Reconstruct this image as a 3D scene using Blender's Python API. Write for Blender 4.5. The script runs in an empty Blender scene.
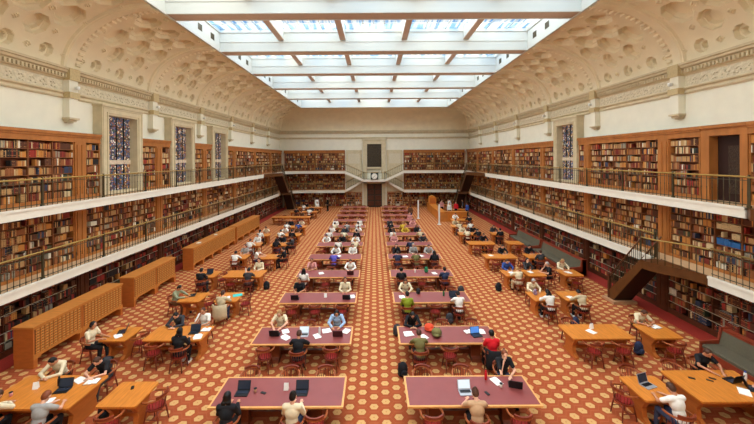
import bpy, bmesh, math, random
from mathutils import Vector, Matrix, Euler
C = bpy.context.scene.collection
R = random.Random(7)
PI = math.pi
# ------------------------------------------------------------------ materials
def srgb(c):
    return tuple(((v/255)/12.92 if v/255 <= .04045 else (((v/255)+.055)/1.055)**2.4) for v in c) + (1,)
MATS = {}
def mat(name, col, rough=.6, noise=0, nscale=8, stretch=(1,1,1), spec=.3, metal=0, emit=0, bump=0, bscale=30):
    if name in MATS: return MATS[name]
    m = bpy.data.materials.new(name); m.use_nodes = True
    nt = m.node_tree; b = nt.nodes['Principled BSDF']
    c = srgb(col)
    b.inputs['Base Color'].default_value = c
    b.inputs['Roughness'].default_value = rough
    b.inputs['Specular IOR Level'].default_value = spec
    b.inputs['Metallic'].default_value = metal
    if emit:
        b.inputs['Emission Color'].default_value = c; b.inputs['Emission Strength'].default_value = emit
    if noise or bump:
        tc = nt.nodes.new('ShaderNodeTexCoord'); mp = nt.nodes.new('ShaderNodeMapping')
        mp.inputs['Scale'].default_value = stretch
        nt.links.new(tc.outputs['Object'], mp.inputs['Vector'])
    if noise:
        n = nt.nodes.new('ShaderNodeTexNoise'); n.inputs['Scale'].default_value = nscale; n.inputs['Detail'].default_value = 4
        nt.links.new(mp.outputs[0], n.inputs['Vector'])
        r = nt.nodes.new('ShaderNodeValToRGB')
        r.color_ramp.elements[0].position = .3; r.color_ramp.elements[1].position = .7
        r.color_ramp.elements[0].color = tuple(v*(1-noise) for v in c[:3])+(1,)
        r.color_ramp.elements[1].color = tuple(min(1,v*(1+noise)) for v in c[:3])+(1,)
        nt.links.new(n.outputs['Fac'], r.inputs[0]); nt.links.new(r.outputs[0], b.inputs['Base Color'])
    if bump:
        n2 = nt.nodes.new('ShaderNodeTexNoise'); n2.inputs['Scale'].default_value = bscale
        nt.links.new(mp.outputs[0], n2.inputs['Vector'])
        bp = nt.nodes.new('ShaderNodeBump'); bp.inputs['Strength'].default_value = bump; bp.inputs['Distance'].default_value = .05
        nt.links.new(n2.outputs['Fac'], bp.inputs['Height']); nt.links.new(bp.outputs[0], b.inputs['Normal'])
    MATS[name] = m
    return m
WALL = mat('cream_plaster', (228,223,202), .8, .03, 2)
STONE = mat('stone_trim', (200,184,150), .75, .08, 3)
COVE = mat('cove_plaster', (226,212,180), .8, .04, 1.5)
RELIEF = mat('relief_plaster', (206,194,166), .8, .1, 9, bump=1, bscale=7)
GOLD = mat('aged_gold_plaster', (192,172,128), .6, .1, 12)
WHITE = mat('white_paint', (226,226,220), .6)
FASCIA = mat('white_fascia', (226,218,200), .6, .03, 4)
SOFFIT = mat('tan_soffit', (172,148,128), .7, .04, 5)  # tan colour for the undersides of skylight beams and ribs
OAK = mat('honey_oak', (200,120,44), .38, .16, 3, (8,1,1), .4)
OAKW = mat('gallery_oak', (168,104,50), .5, .18, 3, (1,1,.3))
OAKD = mat('dark_walnut', (84,42,22), .5, .2, 4)
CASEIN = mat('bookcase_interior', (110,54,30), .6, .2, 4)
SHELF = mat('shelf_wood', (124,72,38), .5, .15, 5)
CATW = mat('catalogue_oak', (192,120,54), .45, .12, 3, (1,4,1))
CATR = mat('catalogue_end_oak', (182,100,42), .45, .12, 3, (1,1,4))
BRASS = mat('aged_brass', (160,130,70), .4, metal=.5)
IRON = mat('bronze_iron', (74,64,42), .5, metal=.3)
REDC = mat('red_border_carpet', (150,42,28), .9, .1, 30)
LEATHER = mat('maroon_leather', (136,66,62), .42, .06, 3, spec=.35)
EDGE = mat('pale_oak_edge', (222,160,92), .4, .08, 6)
TLEG = mat('mahogany', (120,56,28), .45, .15, 5)
CHW = mat('chair_mahogany', (122,50,28), .4, .15, 8)
CHA = mat('chair_arm_wood', (156,82,42), .35, .12, 8)
SEATM = mat('red_seat_leather', (140,34,28), .5)
BENCHF = mat('grey_green_upholstery', (88,80,62), .85, .08, 20)
BLACK = mat('black_plastic', (24,24,26), .4)
SCREEN = mat('screen_dark', (40,46,58), .25, emit=.15)
SCREENW = mat('screen_page', (196,206,214), .3, emit=.5)
SCREENP = mat('screen_pink', (206,120,190), .3, emit=.5)
SILVER = mat('silver_plastic', (176,178,182), .35, metal=.5)
PAPER = mat('paper', (236,232,222), .8)
TEAL = mat('teal_cover', (60,190,180), .5)
BLACKI = mat('black_iron', (30,26,22), .4, metal=.4)
STAIRB = mat('dark_stair_wood', (92,54,24), .4, .15, 4)
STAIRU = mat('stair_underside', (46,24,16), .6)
CARVED = mat('carved_dark_doors', (58,40,26), .5, .3, 14, bump=.6)
CLOTH = {n: mat('cloth_'+n.replace(' ','_'), c, .85, .06, 14) for n, c in {
 'black':(26,25,28),'white':(232,226,214),'cream':(222,204,168),'grey':(160,156,150),'olive':(112,104,60),
 'red':(206,24,34),'green':(136,150,36),'navy':(44,50,74),'blue':(54,78,140),'light blue':(160,182,208),
 'tan':(190,150,112),'purple':(92,82,170),'charcoal':(58,56,58),'yellow':(206,170,52),'sage':(146,148,116),
 'pink':(206,142,136),'brown':(96,62,40),'denim':(52,62,88),'beige':(196,176,140),'dark green':(40,70,52)}.items()}
SKIN = {0: mat('skin_light', (222,166,136), .55), 1: mat('skin_tan', (192,132,98), .55), 2: mat('skin_brown', (132,86,60), .55)}
HAIR = {'black': mat('hair_black', (22,17,15), .5, .2, 60), 'brown': mat('hair_brown', (74,44,28), .5, .2, 60),
        'blond': mat('hair_blond', (172,126,76), .5, .2, 60), 'auburn': mat('hair_auburn', (122,62,32), .5, .2, 60),
        'grey': mat('hair_grey', (160,154,146), .6, .2, 60)}
EYE = mat('eye_dark', (40,28,22), .3); LIP = mat('lips', (172,92,84), .5)
SHOE = mat('shoe_black', (30,28,28), .5); SHOEW = mat('shoe_white', (220,216,208), .6)
BOOKC = [('tan',(180,138,88),11),('cream',(200,174,130),5),('brown',(142,84,46),14),('dark brown',(88,50,30),12),('oxblood',(116,40,28),6),
         ('red',(150,46,34),2),('dark green',(62,66,44),2),('navy',(52,58,78),1.5),('grey',(142,132,112),2),('black',(40,32,28),4),
         ('ochre',(186,120,54),9),('white',(214,202,178),1.5),('blue',(44,96,150),0)]
BOOKM = [mat('book_'+n.replace(' ','_'), c, .7) for n, c, w in BOOKC]
BOOKW = [w for n, c, w in BOOKC]
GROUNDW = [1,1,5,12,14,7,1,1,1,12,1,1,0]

def math_node(nt, op, a, b=None, c=None):
    n = nt.nodes.new('ShaderNodeMath'); n.operation = op
    for i, v in enumerate((a, b, c)):
        if v is None: continue
        if isinstance(v, (int, float)): n.inputs[i].default_value = v
        else: nt.links.new(v, n.inputs[i])
    return n.outputs[0]
def carpet_material():
    m = bpy.data.materials.new('patterned_carpet'); m.use_nodes = True
    nt = m.node_tree; b = nt.nodes['Principled BSDF']; b.inputs['Roughness'].default_value = .95; b.inputs['Specular IOR Level'].default_value = .1
    M = lambda *a: math_node(nt, *a)
    tc = nt.nodes.new('ShaderNodeTexCoord'); sp = nt.nodes.new('ShaderNodeSeparateXYZ')
    nt.links.new(tc.outputs['Object'], sp.inputs[0])
    A, B = .334, .386
    def lat(ox, oy):
        fx = M('FRACT', M('ADD', M('DIVIDE', M('ADD', sp.outputs[0], ox+.05), 2*A), 100.5))
        fy = M('FRACT', M('ADD', M('DIVIDE', M('ADD', sp.outputs[1], oy-.08), B), 100.5))
        x = M('ABSOLUTE', M('MULTIPLY', M('SUBTRACT', fx, .5), 2*A))
        y = M('ABSOLUTE', M('MULTIPLY', M('SUBTRACT', fy, .5), B))
        return M('MAXIMUM', y, M('ADD', M('MULTIPLY', x, .80), M('MULTIPLY', y, .46))), M('SQRT', M('ADD', M('MULTIPLY', x, x), M('MULTIPLY', y, y)))
    d1, e1 = lat(0, 0); d2, e2 = lat(A, B/2)
    d = M('MINIMUM', d1, d2); e = M('MINIMUM', e1, e2)
    seam = M('ABSOLUTE', M('SUBTRACT', d1, d2))
    rp = nt.nodes.new('ShaderNodeValToRGB'); rp.color_ramp.interpolation = 'LINEAR'
    dn = M('DIVIDE', d, .2); nt.links.new(dn, rp.inputs[0])
    cr = rp.color_ramp
    tan, red, dk, pk = srgb((220,168,106)), srgb((172,84,48)), srgb((160,70,40)), srgb((182,94,58))
    cr.elements[0].position = 0; cr.elements[0].color = tan
    cr.elements[1].position = .49; cr.elements[1].color = tan
    for p, c in ((.53, dk), (.60, red), (.66, red), (.84, red), (.88, pk)):
        el = cr.elements.new(p); el.color = c
    # small dark flower in the spot
    dot = M('LESS_THAN', e, .022)
    mx = nt.nodes.new('ShaderNodeMix'); mx.data_type = 'RGBA'
    nt.links.new(M('MULTIPLY', dot, .6), mx.inputs[0]); nt.links.new(rp.outputs[0], mx.inputs[6]); mx.inputs[7].default_value = srgb((180,110,60))
    ns = nt.nodes.new('ShaderNodeTexNoise'); ns.inputs['Scale'].default_value = 60
    nt.links.new(tc.outputs['Object'], ns.inputs['Vector'])
    mul = nt.nodes.new('ShaderNodeMix'); mul.data_type = 'RGBA'; mul.blend_type = 'MULTIPLY'; mul.inputs[0].default_value = .35
    nt.links.new(mx.outputs[2], mul.inputs[6]); nt.links.new(ns.outputs['Fac'], mul.inputs[7])
    nt.links.new(mul.outputs[2], b.inputs['Base Color'])
    return m
CARPET = carpet_material()
def stained_material():
    m = bpy.data.materials.new('stained_glass'); m.use_nodes = True
    nt = m.node_tree; b = nt.nodes['Principled BSDF']; b.inputs['Roughness'].default_value = .3
    tc = nt.nodes.new('ShaderNodeTexCoord')
    v = nt.nodes.new('ShaderNodeTexVoronoi'); v.inputs['Scale'].default_value = 12; nt.links.new(tc.outputs['Object'], v.inputs['Vector'])
    v2 = nt.nodes.new('ShaderNodeTexVoronoi'); v2.feature = 'DISTANCE_TO_EDGE'; v2.inputs['Scale'].default_value = 12; nt.links.new(tc.outputs['Object'], v2.inputs['Vector'])
    s = nt.nodes.new('ShaderNodeSeparateColor'); nt.links.new(v.outputs['Color'], s.inputs[0])
    r = nt.nodes.new('ShaderNodeValToRGB'); r.color_ramp.interpolation = 'CONSTANT'
    cols = [(36,36,40),(50,66,92),(96,60,44),(122,66,46),(50,66,50),(190,180,160),(30,30,38),(84,72,96),(150,112,66),(56,70,100)]
    r.color_ramp.elements[0].color = srgb(cols[0]); r.color_ramp.elements[1].position = .1; r.color_ramp.elements[1].color = srgb(cols[1])
    for i, c in enumerate(cols[2:]):
        e = r.color_ramp.elements.new(.2+.1*i); e.color = srgb(c)
    nt.links.new(s.outputs[0], r.inputs[0])
    mx = nt.nodes.new('ShaderNodeMix'); mx.data_type = 'RGBA'
    nt.links.new(math_node(nt, 'GREATER_THAN', v2.outputs['Distance'], .025), mx.inputs[0]); mx.inputs[6].default_value = srgb((14,12,12)); nt.links.new(r.outputs[0], mx.inputs[7])
    nt.links.new(mx.outputs[2], b.inputs['Base Color']); nt.links.new(mx.outputs[2], b.inputs['Emission Color']); b.inputs['Emission Strength'].default_value = .7
    return m
STAINED = stained_material()
def skyglass_material():
    m = bpy.data.materials.new('skylight_glass'); m.use_nodes = True
    nt = m.node_tree; nt.nodes.remove(nt.nodes['Principled BSDF']); out = nt.nodes['Material Output']
    tr = nt.nodes.new('ShaderNodeBsdfTransparent')
    tc = nt.nodes.new('ShaderNodeTexCoord'); mp = nt.nodes.new('ShaderNodeMapping'); mp.inputs['Scale'].default_value = (3.2,.25,1)
    nt.links.new(tc.outputs['Object'], mp.inputs[0])
    n = nt.nodes.new('ShaderNodeTexNoise'); n.inputs['Scale'].default_value = 1.0; n.inputs['Detail'].default_value = 2; nt.links.new(mp.outputs[0], n.inputs['Vector'])
    r = nt.nodes.new('ShaderNodeValToRGB'); r.color_ramp.elements[0].position = .40; r.color_ramp.elements[0].color = (.50,.68,.88,1)
    r.color_ramp.elements[1].position = .54; r.color_ramp.elements[1].color = (.97,.98,.97,1)
    nt.links.new(n.outputs['Fac'], r.inputs[0]); nt.links.new(r.outputs[0], tr.inputs[0]); nt.links.new(tr.outputs[0], out.inputs['Surface'])
    return m
SKYG = skyglass_material()

# ------------------------------------------------------------------ mesh builder
class MB:
    def __init__(s): s.v = []; s.f = []; s.mi = []; s.mats = []; s.sm = []
    def slot(s, m):
        if m not in s.mats: s.mats.append(m)
        return s.mats.index(m)
    def add(s, vs, fs, m, smooth=False):
        k = len(s.v); i = s.slot(m); s.v += [tuple(v) for v in vs]
        for f in fs: s.f.append(tuple(a+k for a in f)); s.mi.append(i); s.sm.append(smooth)
        return s
    def box(s, x0, x1, y0, y1, z0, z1, m, rz=0, o=None):
        vs = [(x,y,z) for x in (x0,x1) for y in (y0,y1) for z in (z0,z1)]
        if rz or o:
            M = Matrix.Translation(o or (0,0,0)) @ Matrix.Rotation(rz, 4, 'Z'); vs = [M @ Vector(v) for v in vs]
        return s.add(vs, [(0,1,3,2),(4,6,7,5),(0,4,5,1),(2,3,7,6),(0,2,6,4),(1,5,7,3)], m)
    def boxm(s, M, dx, dy, dz, m):
        vs = [M @ Vector((x,y,z)) for x in (-dx/2,dx/2) for y in (-dy/2,dy/2) for z in (-dz/2,dz/2)]
        return s.add(vs, [(0,1,3,2),(4,6,7,5),(0,4,5,1),(2,3,7,6),(0,2,6,4),(1,5,7,3)], m)
    def prism(s, pts, z0, z1, m, ax='z'):        # polygon extruded along an axis
        n = len(pts)
        def P(a, b, h): return (a,b,h) if ax == 'z' else ((h,a,b) if ax == 'x' else (a,h,b))
        vs = [P(a,b,z0) for a,b in pts] + [P(a,b,z1) for a,b in pts]
        return s.add(vs, [tuple(range(n))[::-1], tuple(range(n,2*n))] + [(i,(i+1)%n,(i+1)%n+n,i+n) for i in range(n)], m)
    def tube(s, pts, r, m, seg=6, smooth=True, closed=False):
        pts = [Vector(p) for p in pts]; n = len(pts); rs = r if isinstance(r, (list,tuple)) else [r]*n
        vs = []; 
        for i, p in enumerate(pts):
            t = (pts[min(i+1,n-1)] - pts[max(i-1,0)]).normalized()
            u = Vector((0,0,1)) if abs(t.z) < .9 else Vector((1,0,0))
            a = t.cross(u).normalized(); b = t.cross(a)
            for k in range(seg):
                g = 2*PI*k/seg; vs.append(p + (a*math.cos(g) + b*math.sin(g))*rs[i])
        fs = [(i*seg+k, i*seg+(k+1)%seg, (i+1)*seg+(k+1)%seg, (i+1)*seg+k) for i in range(n-1) for k in range(seg)]
        fs += [tuple(range(seg))[::-1], tuple((n-1)*seg+k for k in range(seg))]
        return s.add(vs, fs, m, smooth)
    def lathe(s, prof, m, o=(0,0,0), seg=12, smooth=True):
        vs = [(o[0]+r*math.cos(2*PI*k/seg), o[1]+r*math.sin(2*PI*k/seg), o[2]+z) for r,z in prof for k in range(seg)]
        n = len(prof)
        fs = [(i*seg+k, i*seg+(k+1)%seg, (i+1)*seg+(k+1)%seg, (i+1)*seg+k) for i in range(n-1) for k in range(seg)]
        fs += [tuple(range(seg))[::-1], tuple((n-1)*seg+k for k in range(seg))]
        return s.add(vs, fs, m, smooth)
    def ell(s, c, r, m, seg=14, rings=9, rot=None, smooth=True):
        vs = []; fs = []
        Mr = rot or Matrix.Identity(3)
        for i in range(rings+1):
            th = PI*i/rings
            for k in range(seg):
                ph = 2*PI*k/seg
                vs.append(Vector(c) + Mr @ Vector((r[0]*math.sin(th)*math.cos(ph), r[1]*math.sin(th)*math.sin(ph), r[2]*math.cos(th))))
        for i in range(rings):
            for k in range(seg):
                a,b_ = i*seg+k, i*seg+(k+1)%seg
                fs.append((a, a+seg, b_+seg, b_))
        return s.add(vs, fs, m, smooth)
    def mesh(s, name):
        me = bpy.data.meshes.new(name); me.from_pydata(s.v, [], s.f)
        for m in s.mats: me.materials.append(m)
        me.polygons.foreach_set('material_index', s.mi); me.polygons.foreach_set('use_smooth', s.sm)
        me.update(); return me
    def build(s, name, parent=None, loc=None, rz=0):
        o = bpy.data.objects.new(name, s.mesh(name)); C.objects.link(o); o.parent = parent
        if loc: o.location = loc
        if rz: o.rotation_euler.z = rz
        return o
def tag(o, label=None, cat=None, group=None, kind=None):
    if label: o['label'] = label
    if cat: o['category'] = cat
    if group: o['group'] = group
    if kind: o['kind'] = kind
    return o
def empty(name, loc=(0,0,0), rz=0):
    o = bpy.data.objects.new(name, None); C.objects.link(o); o.location = loc; o.rotation_euler.z = rz
    o.empty_display_size = .1; return o
def copy_tree(o, parent=None):
    c = o.copy(); C.objects.link(c); c.parent = parent
    for ch in list(o.children): copy_tree(ch, c)
    return c
def struct(mb, name, label): return tag(mb.build(name), label, 'structure', kind='structure')
ORD = ['zeroth','first','second','third','fourth','fifth','sixth','seventh','eighth','ninth','tenth','eleventh','twelfth','thirteenth','fourteenth','fifteenth',
 'sixteenth','seventeenth','eighteenth','nineteenth','twentieth']
def ordw(n):
    if n <= 20: return ORD[n]
    T = {20:'twenty',30:'thirty',40:'forty',50:'fifty',60:'sixty',70:'seventy',80:'eighty',90:'ninety'}
    t, u = n//10*10, n%10
    return T[t]+'-'+ORD[u] if u else T[t][:-1]+'ieth'

# ------------------------------------------------------------------ dimensions
XW, XF, XB, YE, Y0 = 13.44, 13.10, 12.2, 47.8, -2.0
ZU, ZUB, ZL, ZLB = 5.20, 4.86, 2.52, 2.20
PIT = 5.48; PC = [14.46+PIT*k for k in range(-3, 6)]       # corbel / pilaster positions
ZC0, ZC1, XS, ZS = 9.6, 10.88, 9.62, 13.65                    # frieze bottom, cornice top, skylight half width / height
YS = 44.0
# ------------------------------------------------------------------ shell
b = MB(); b.box(-XW-.3, XW+.3, Y0, YE+.3, -.2, 0, CARPET); struct(b, 'floor', 'patterned red and tan hexagon-spot carpet floor of the reading room')
for sx, nm in ((-1,'left'),(1,'right')):
    b = MB(); a, c = sorted((sx*12.2, sx*XW)); b.box(a, c, Y0, YE-.1, 0, .012, REDC)
    struct(b, 'trim_1' if sx < 0 else 'trim_2', 'plain red carpet border along the foot of the %s bookcases' % nm)
for sx, nm in ((-1,'left'),(1,'right')):
    b = MB(); a, c = sorted((sx*XW, sx*(XW+.3)))
    b.box(a, c, Y0, YE+.3, 0, ZC1+.02, WALL)
    struct(b, 'wall_'+nm, 'tall cream plaster %s wall above the book galleries' % nm)
    # cornice and frieze
    b = MB()
    prof = [(XW,ZC1+.02),(XW-.34,ZC1+.02),(XW-.34,ZC1-.07),(XW-.28,ZC1-.09),(XW-.26,ZC1-.18),(XW-.16,ZC1-.22),(XW-.16,ZC1-.42),(XW-.08,ZC1-.46),(XW-.05,ZC1-.52),(XW,ZC1-.52)]
    b.prism([(sx*x, z) for x, z in prof], Y0, YE-.02, STONE, 'y')
    y = 6.0
    while y < YE-.4:
        a, c = sorted((sx*(XW-.16), sx*(XW-.235))); b.box(a, c, y, y+.075, ZC1-.40, ZC1-.25, STONE); y += .15
    prof = [(XW,ZC0),(XW-.06,ZC0),(XW-.09,ZC0+.06),(XW-.05,ZC0+.12),(XW-.05,ZC0+.17),(XW-.13,ZC0+.22),(XW-.13,ZC0+.27),(XW-.03,ZC0+.31),(XW,ZC0+.31)]
    b.prism([(sx*x, z) for x, z in prof], Y0, YE-.02, STONE, 'y')
    struct(b, 'trim_3' if sx < 0 else 'trim_4', 'moulded and dentilled plaster cornice running along the %s wall' % nm)
    b = MB(); a, c = sorted((sx*XW, sx*(XW-.03))); b.box(a, c, Y0, YE-.02, ZC0+.31, ZC1-.52, RELIEF)
    for y0 in PC:                                   # scroll relief of the frieze
        y = y0+1.3
        while y < y0+PIT-.25:
            for q in range(5):
                g = q*1.25+R.random(); rr = .05+.03*q
                b.ell((sx*(XW-.03), y+math.cos(g)*rr, (ZC0+ZC1-.21)/2+math.sin(g)*rr*.9), (.035,.055,.035), RELIEF, 6, 4)
            y += .42
    struct(b, 'trim_5' if sx < 0 else 'trim_6', 'frieze of scrolled leaf relief below the %s cornice' % nm)
# end wall
b = MB(); b.box(-XW-.3, XW+.3, YE, YE+.3, 0, ZC1+.02, WALL); struct(b, 'wall_end', 'cream end wall with central door, clock and galleries')
b = MB(); b.box(-XW-.3, XW+.3, Y0-.3, Y0, 0, ZS+1, WALL); struct(b, 'wall_back', 'plain cream wall behind the camera')
b = MB()
for z, d in ((ZC1-.12,.3),(ZC1-.3,.2),(ZC1-.46,.1),(ZC0+.1,.08),(ZC0+.2,.12)):
    b.box(-XW, XW, YE-d, YE, z, z+.14, STONE)
struct(b, 'trim_7', 'plain moulded cornice across the end wall')
# coffered cove
def cove_pt(sx, th, y, d=0):
    ax, az = XW-XS, ZS-ZC1
    x = XS + ax*math.cos(th); z = ZC1 + az*math.sin(th)
    nx, nz = math.cos(th)/ax, math.sin(th)/az; l = math.hypot(nx, nz)
    return (sx*(x+nx/l*d), y, z+nz/l*d)
# arc-length table
TH = [PI/2*i/400 for i in range(401)]; SL = [0]
for i in range(400):
    p, q = cove_pt(1, TH[i], 0), cove_pt(1, TH[i+1], 0); SL.append(SL[-1]+math.dist(p, q))
STOT = SL[-1]
def th_of(s):
    lo = 0
    import bisect
    i = min(399, max(0, bisect.bisect(SL, s)-1)); return TH[i] + (TH[i+1]-TH[i])*(s-SL[i])/(SL[i+1]-SL[i])
def coffer_depth(s, v):          # v: position inside the bay (0..PIT) from the rib start
    if v < .55: return -.14 if .06 < v < .49 else -.10
    if v < .62: return 0
    if v < .92:
        return -.07 if (s/.26) % 1 < .5 and s < STOT-.2 else .0
    W = PIT-.95; x = v-.95; cx = W/3; rowh = .86
    best = 0
    for r in range(0, 7):
        sr = .55+r*rowh
        if sr > STOT-.45: break
        off = 0 if r % 2 else cx/2
        j = round((x-off-cx/2*0)/cx) if False else None
        for jj in range(-1, 5):
            px = off+jj*cx
            if px < .25 or px > W-.25: continue
            dx, dy = abs(x-px), abs(s-sr); o = max(dx, dy, (dx+dy)*.7071)
            rad = (.27,.42,.54,.54,.52,.44,.36)[r]
            if o < rad:
                t = min(1, (rad-o)/.04); dd = .18*t
                t2 = min(1, max(0, (rad-.13-o)/.04)); dd += .16*t2
                best = max(best, dd)
    if best == 0:
        for r in range(0, 6):
            sr = .55+r*rowh; off = cx/2 if r % 2 else 0
            for jj in range(-1, 5):
                px = off+jj*cx; dx, dy = abs(x-px), abs(s-sr); o = dx+dy
                if o < .13: return -.05 if o > .08 or o < .035 else .0
    return best
for sx, nm in ((-1,'left'),(1,'right')):
    b = MB(); ns = 112; ys = []
    y = PC[1]-.001
    NV = 118
    cols = []
    for k in range(1, 9):
        for j in range(NV): cols.append((PC[k]+PIT*j/NV, PIT*j/NV))
    cols = [c for c in cols if c[0] < YE-.05] + [(YE-.3, .3), (YE+.02, .3)]
    ths = [th_of(STOT*i/ns) for i in range(ns+1)]
    vs = [cove_pt(sx, ths[i], yy, coffer_depth(STOT*i/ns, v)) for yy, v in cols for i in range(ns+1)]
    n1 = ns+1; fs = [(a*n1+i, (a+1)*n1+i, (a+1)*n1+i+1, a*n1+i+1) for a in range(len(cols)-1) for i in range(ns)]
    b.add(vs, fs, COVE, False)
    vs = [cove_pt(sx, ths[i], yy) for yy in (Y0, PC[1]) for i in range(ns+1)]
    b.add(vs, [(i, n1+i, n1+i+1, i+1) for i in range(ns)], COVE, True)
    o = struct(b, 'ceiling_cove' if sx < 0 else 'ceiling_cove', 'curved %s cove of the ceiling with sunk octagonal coffers and ribs' % nm)
b = MB(); n = 24
vs = [(x, YE-(YE-YS)*(1-math.cos(PI/2*i/n)), ZC1+(ZS-ZC1)*math.sin(PI/2*i/n)) for x in (-XW, XW) for i in range(n+1)]
b.add(vs, [(i, n+1+i, n+2+i, i+1) for i in range(n)], COVE, True)
struct(b, 'ceiling_cove', 'smooth plaster cove curving up from the end wall')
# corbels below the ribs
def corbel(sx):
    o = empty('wall_corbel'); b = MB()
    X = lambda a, c: sorted((sx*a, sx*c))
    a, c = X(XW, XW-.30); b.box(a, c, .04, .46, 8.72, ZC1-.02, WALL)
    b.build('shaft', o); b = MB()
    a, c = X(XW, XW-.37); b.box(a, c, 0, .5, ZC1-.5, ZC1+.01, GOLD); b.build('gilt_band', o); b = MB(); b.box(a, c, 0, .5, ZC0+.0, ZC0+.26, GOLD)
    b.build('gilt_band', o); b = MB()
    a, c = X(XW, XW-.34); b.box(a, c, 0, .5, 8.68, 8.76, STONE); a, c = X(XW, XW-.25); b.box(a, c, .05, .45, 8.60, 8.68, STONE); a, c = X(XW, XW-.15); b.box(a, c, .1, .4, 8.54, 8.60, STONE)
    b.build('bracket_foot', o); return o
for sx, nm in ((-1,'left'),(1,'right')):
    pr = corbel(sx)
    for i, y in enumerate(PC[1:]):
        o = pr if i == 0 else copy_tree(pr); o.location = (0, y, 0)
        tag(o, 'slim plaster corbel with gilt bands, %s from the camera on the %s wall' % (ordw(i+1), nm), 'corbel', 'corbels under the ceiling ribs')

SKYW = mat('skylight_white_paint', (192,193,186), .6)
# ------------------------------------------------------------------ skylight
BP = [16.25-PIT*3+PIT*k for k in range(0, 9)]; BP[-1] = YS       # far edges of the cross beams
BW, ZG = .72, 15.0
b = MB()
for q in ((-XW-.5,-XS,Y0,YE+.5),(XS,XW+.5,Y0,YE+.5),(-XS,XS,YS+.01,YE+.5)): b.box(*q, ZG+.35, ZG+.55, SKYW)
struct(b, 'ceiling', 'roof deck above the skylight')
prev = Y0
for i, y in enumerate(BP):
    if y < 1: prev = y; continue
    b = MB()
    if i < len(BP)-1:
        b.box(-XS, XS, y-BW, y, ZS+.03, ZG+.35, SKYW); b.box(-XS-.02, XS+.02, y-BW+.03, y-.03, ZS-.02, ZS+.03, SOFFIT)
        b.box(-XS, XS, y-BW-.05, y-BW+.03, ZS-.03, ZS+.1, SKYW); b.box(-XS, XS, y-.03, y+.05, ZS-.03, ZS+.1, SKYW)
        b.box(-XS, XS, y-BW-.03, y-BW, ZS+.55, ZS+.62, SKYW); b.box(-XS, XS, y-BW-.05, y-BW, ZG-.2, ZG-.1, SKYW)
    else: b.box(-XS, XS, y, y+.3, ZS, ZG+.35, SKYW); b.box(-XS-.1, XS+.1, y-.12, y+.02, ZS-.06, ZS+.06, SKYW)
    struct(b, 'trim_%d' % (20+i), 'white and tan skylight cross beam, %s from the camera' % ordw(i-1))
    ya, yb = prev, (y-BW if i < len(BP)-1 else y)
    b = MB()
    for k in range(4):
        x = -XS + (k+1)*2*XS/5
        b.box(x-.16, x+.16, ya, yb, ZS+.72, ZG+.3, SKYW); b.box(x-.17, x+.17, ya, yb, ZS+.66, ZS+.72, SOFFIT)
    struct(b, 'trim_%d' % (40+i), 'lengthwise ribs dividing the %s skylight bay into five' % ordw(i-1))
    g = MB(); g.box(-XS, XS, ya, yb, ZG, ZG+.03, SKYG)
    w = tag(g.build('window_%d' % (10+i)), 'bright glazed skylight bay, %s from the camera' % ordw(i-1), 'structure', kind='structure')
    g = MB()
    for k in range(31):
        x = -XS + k*2*XS/30; t = .035 if k % 2 == 0 else .018
        g.box(x-t/2, x+t/2, ya, yb, ZG-.05, ZG, SKYW)
    for k in range(1, 5):
        y_ = ya+(yb-ya)*k/5; g.box(-XS, XS, y_-.02, y_+.02, ZG-.05, ZG, SKYW)
    g.build('glazing_bars', w)
    prev = y
for sx, nm in ((-1,'left'),(1,'right')):
    b = MB(); a, c = sorted((sx*XS, sx*(XS+.25))); b.box(a, c, Y0, YS+.3, ZS, ZG+.35, SKYW)
    a, c = sorted((sx*(XS-.06), sx*(XS+.06))); b.box(a, c, Y0, YS, ZS-.05, ZS+.08, SKYW); b.box(a, c, Y0, YS, ZG-.2, ZG-.12, SKYW)
    o = struct(b, 'trim_8' if sx < 0 else 'trim_9', 'white skylight side frame on the %s with small vents' % nm)
    v = MB(); prev = BP[2]
    for y in BP[3:]:
        for q in (.2,.5,.8):
            yy = prev+(y-BW-prev)*q; a, c = sorted((sx*(XS-.012), sx*(XS-.002)))
            v.box(a, c, yy-.22, yy+.22, ZS+.42, ZS+.78, IRON)
        prev = y
    v.build('vent_grilles', o)

# ------------------------------------------------------------------ books and bookcases
BOOKS = []     # (score, origin, u, n, w, h, d, colour, bay label, shelf no, index)
SCALE = 336.0
def fill_shelf(o, u, n, L, z, H, bay, sh, dens=1.0, light=False):
    # o: left end on the shelf front, u along, n towards the room
    t = R.uniform(.01,.06); idx = 0
    mid = o + u*(L/2); far = mid.y
    big = 1.0 if far < 20 else (1.35 if far < 30 else 1.7)
    run = 0; ci = 0
    while t < L-.05:
        if run <= 0:
            run = R.randint(2, 9); ci = R.choices(range(13), BOOKW)[0]; hh = H*R.uniform(.62,.92)
            if R.random() < .10*dens: t += R.uniform(.08,.34); continue
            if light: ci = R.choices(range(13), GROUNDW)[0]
        c = ci if R.random() < .6 else R.choices(range(13), GROUNDW if light else BOOKW)[0]
        if o.x > 0 and 11.9 < (o+u*t).y < 13.0 and abs(u.y) > .5:      # row of blue volumes with pale ones above
            if 3.45 < z < 3.8: c = 12
            elif 3.8 < z < 4.2: c = 1
        w = R.uniform(.026,.058)*big*(1.3 if light else 1); h = min(H-.03, hh*R.uniform(.93,1.05)); d = R.uniform(.15,.21)
        if t+w > L: break
        idx += 1; run -= 1
        p = o + u*t
        BOOKS.append((p, u, n, w, h, d, c, z, bay, sh, idx)); t += w+.002
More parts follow.
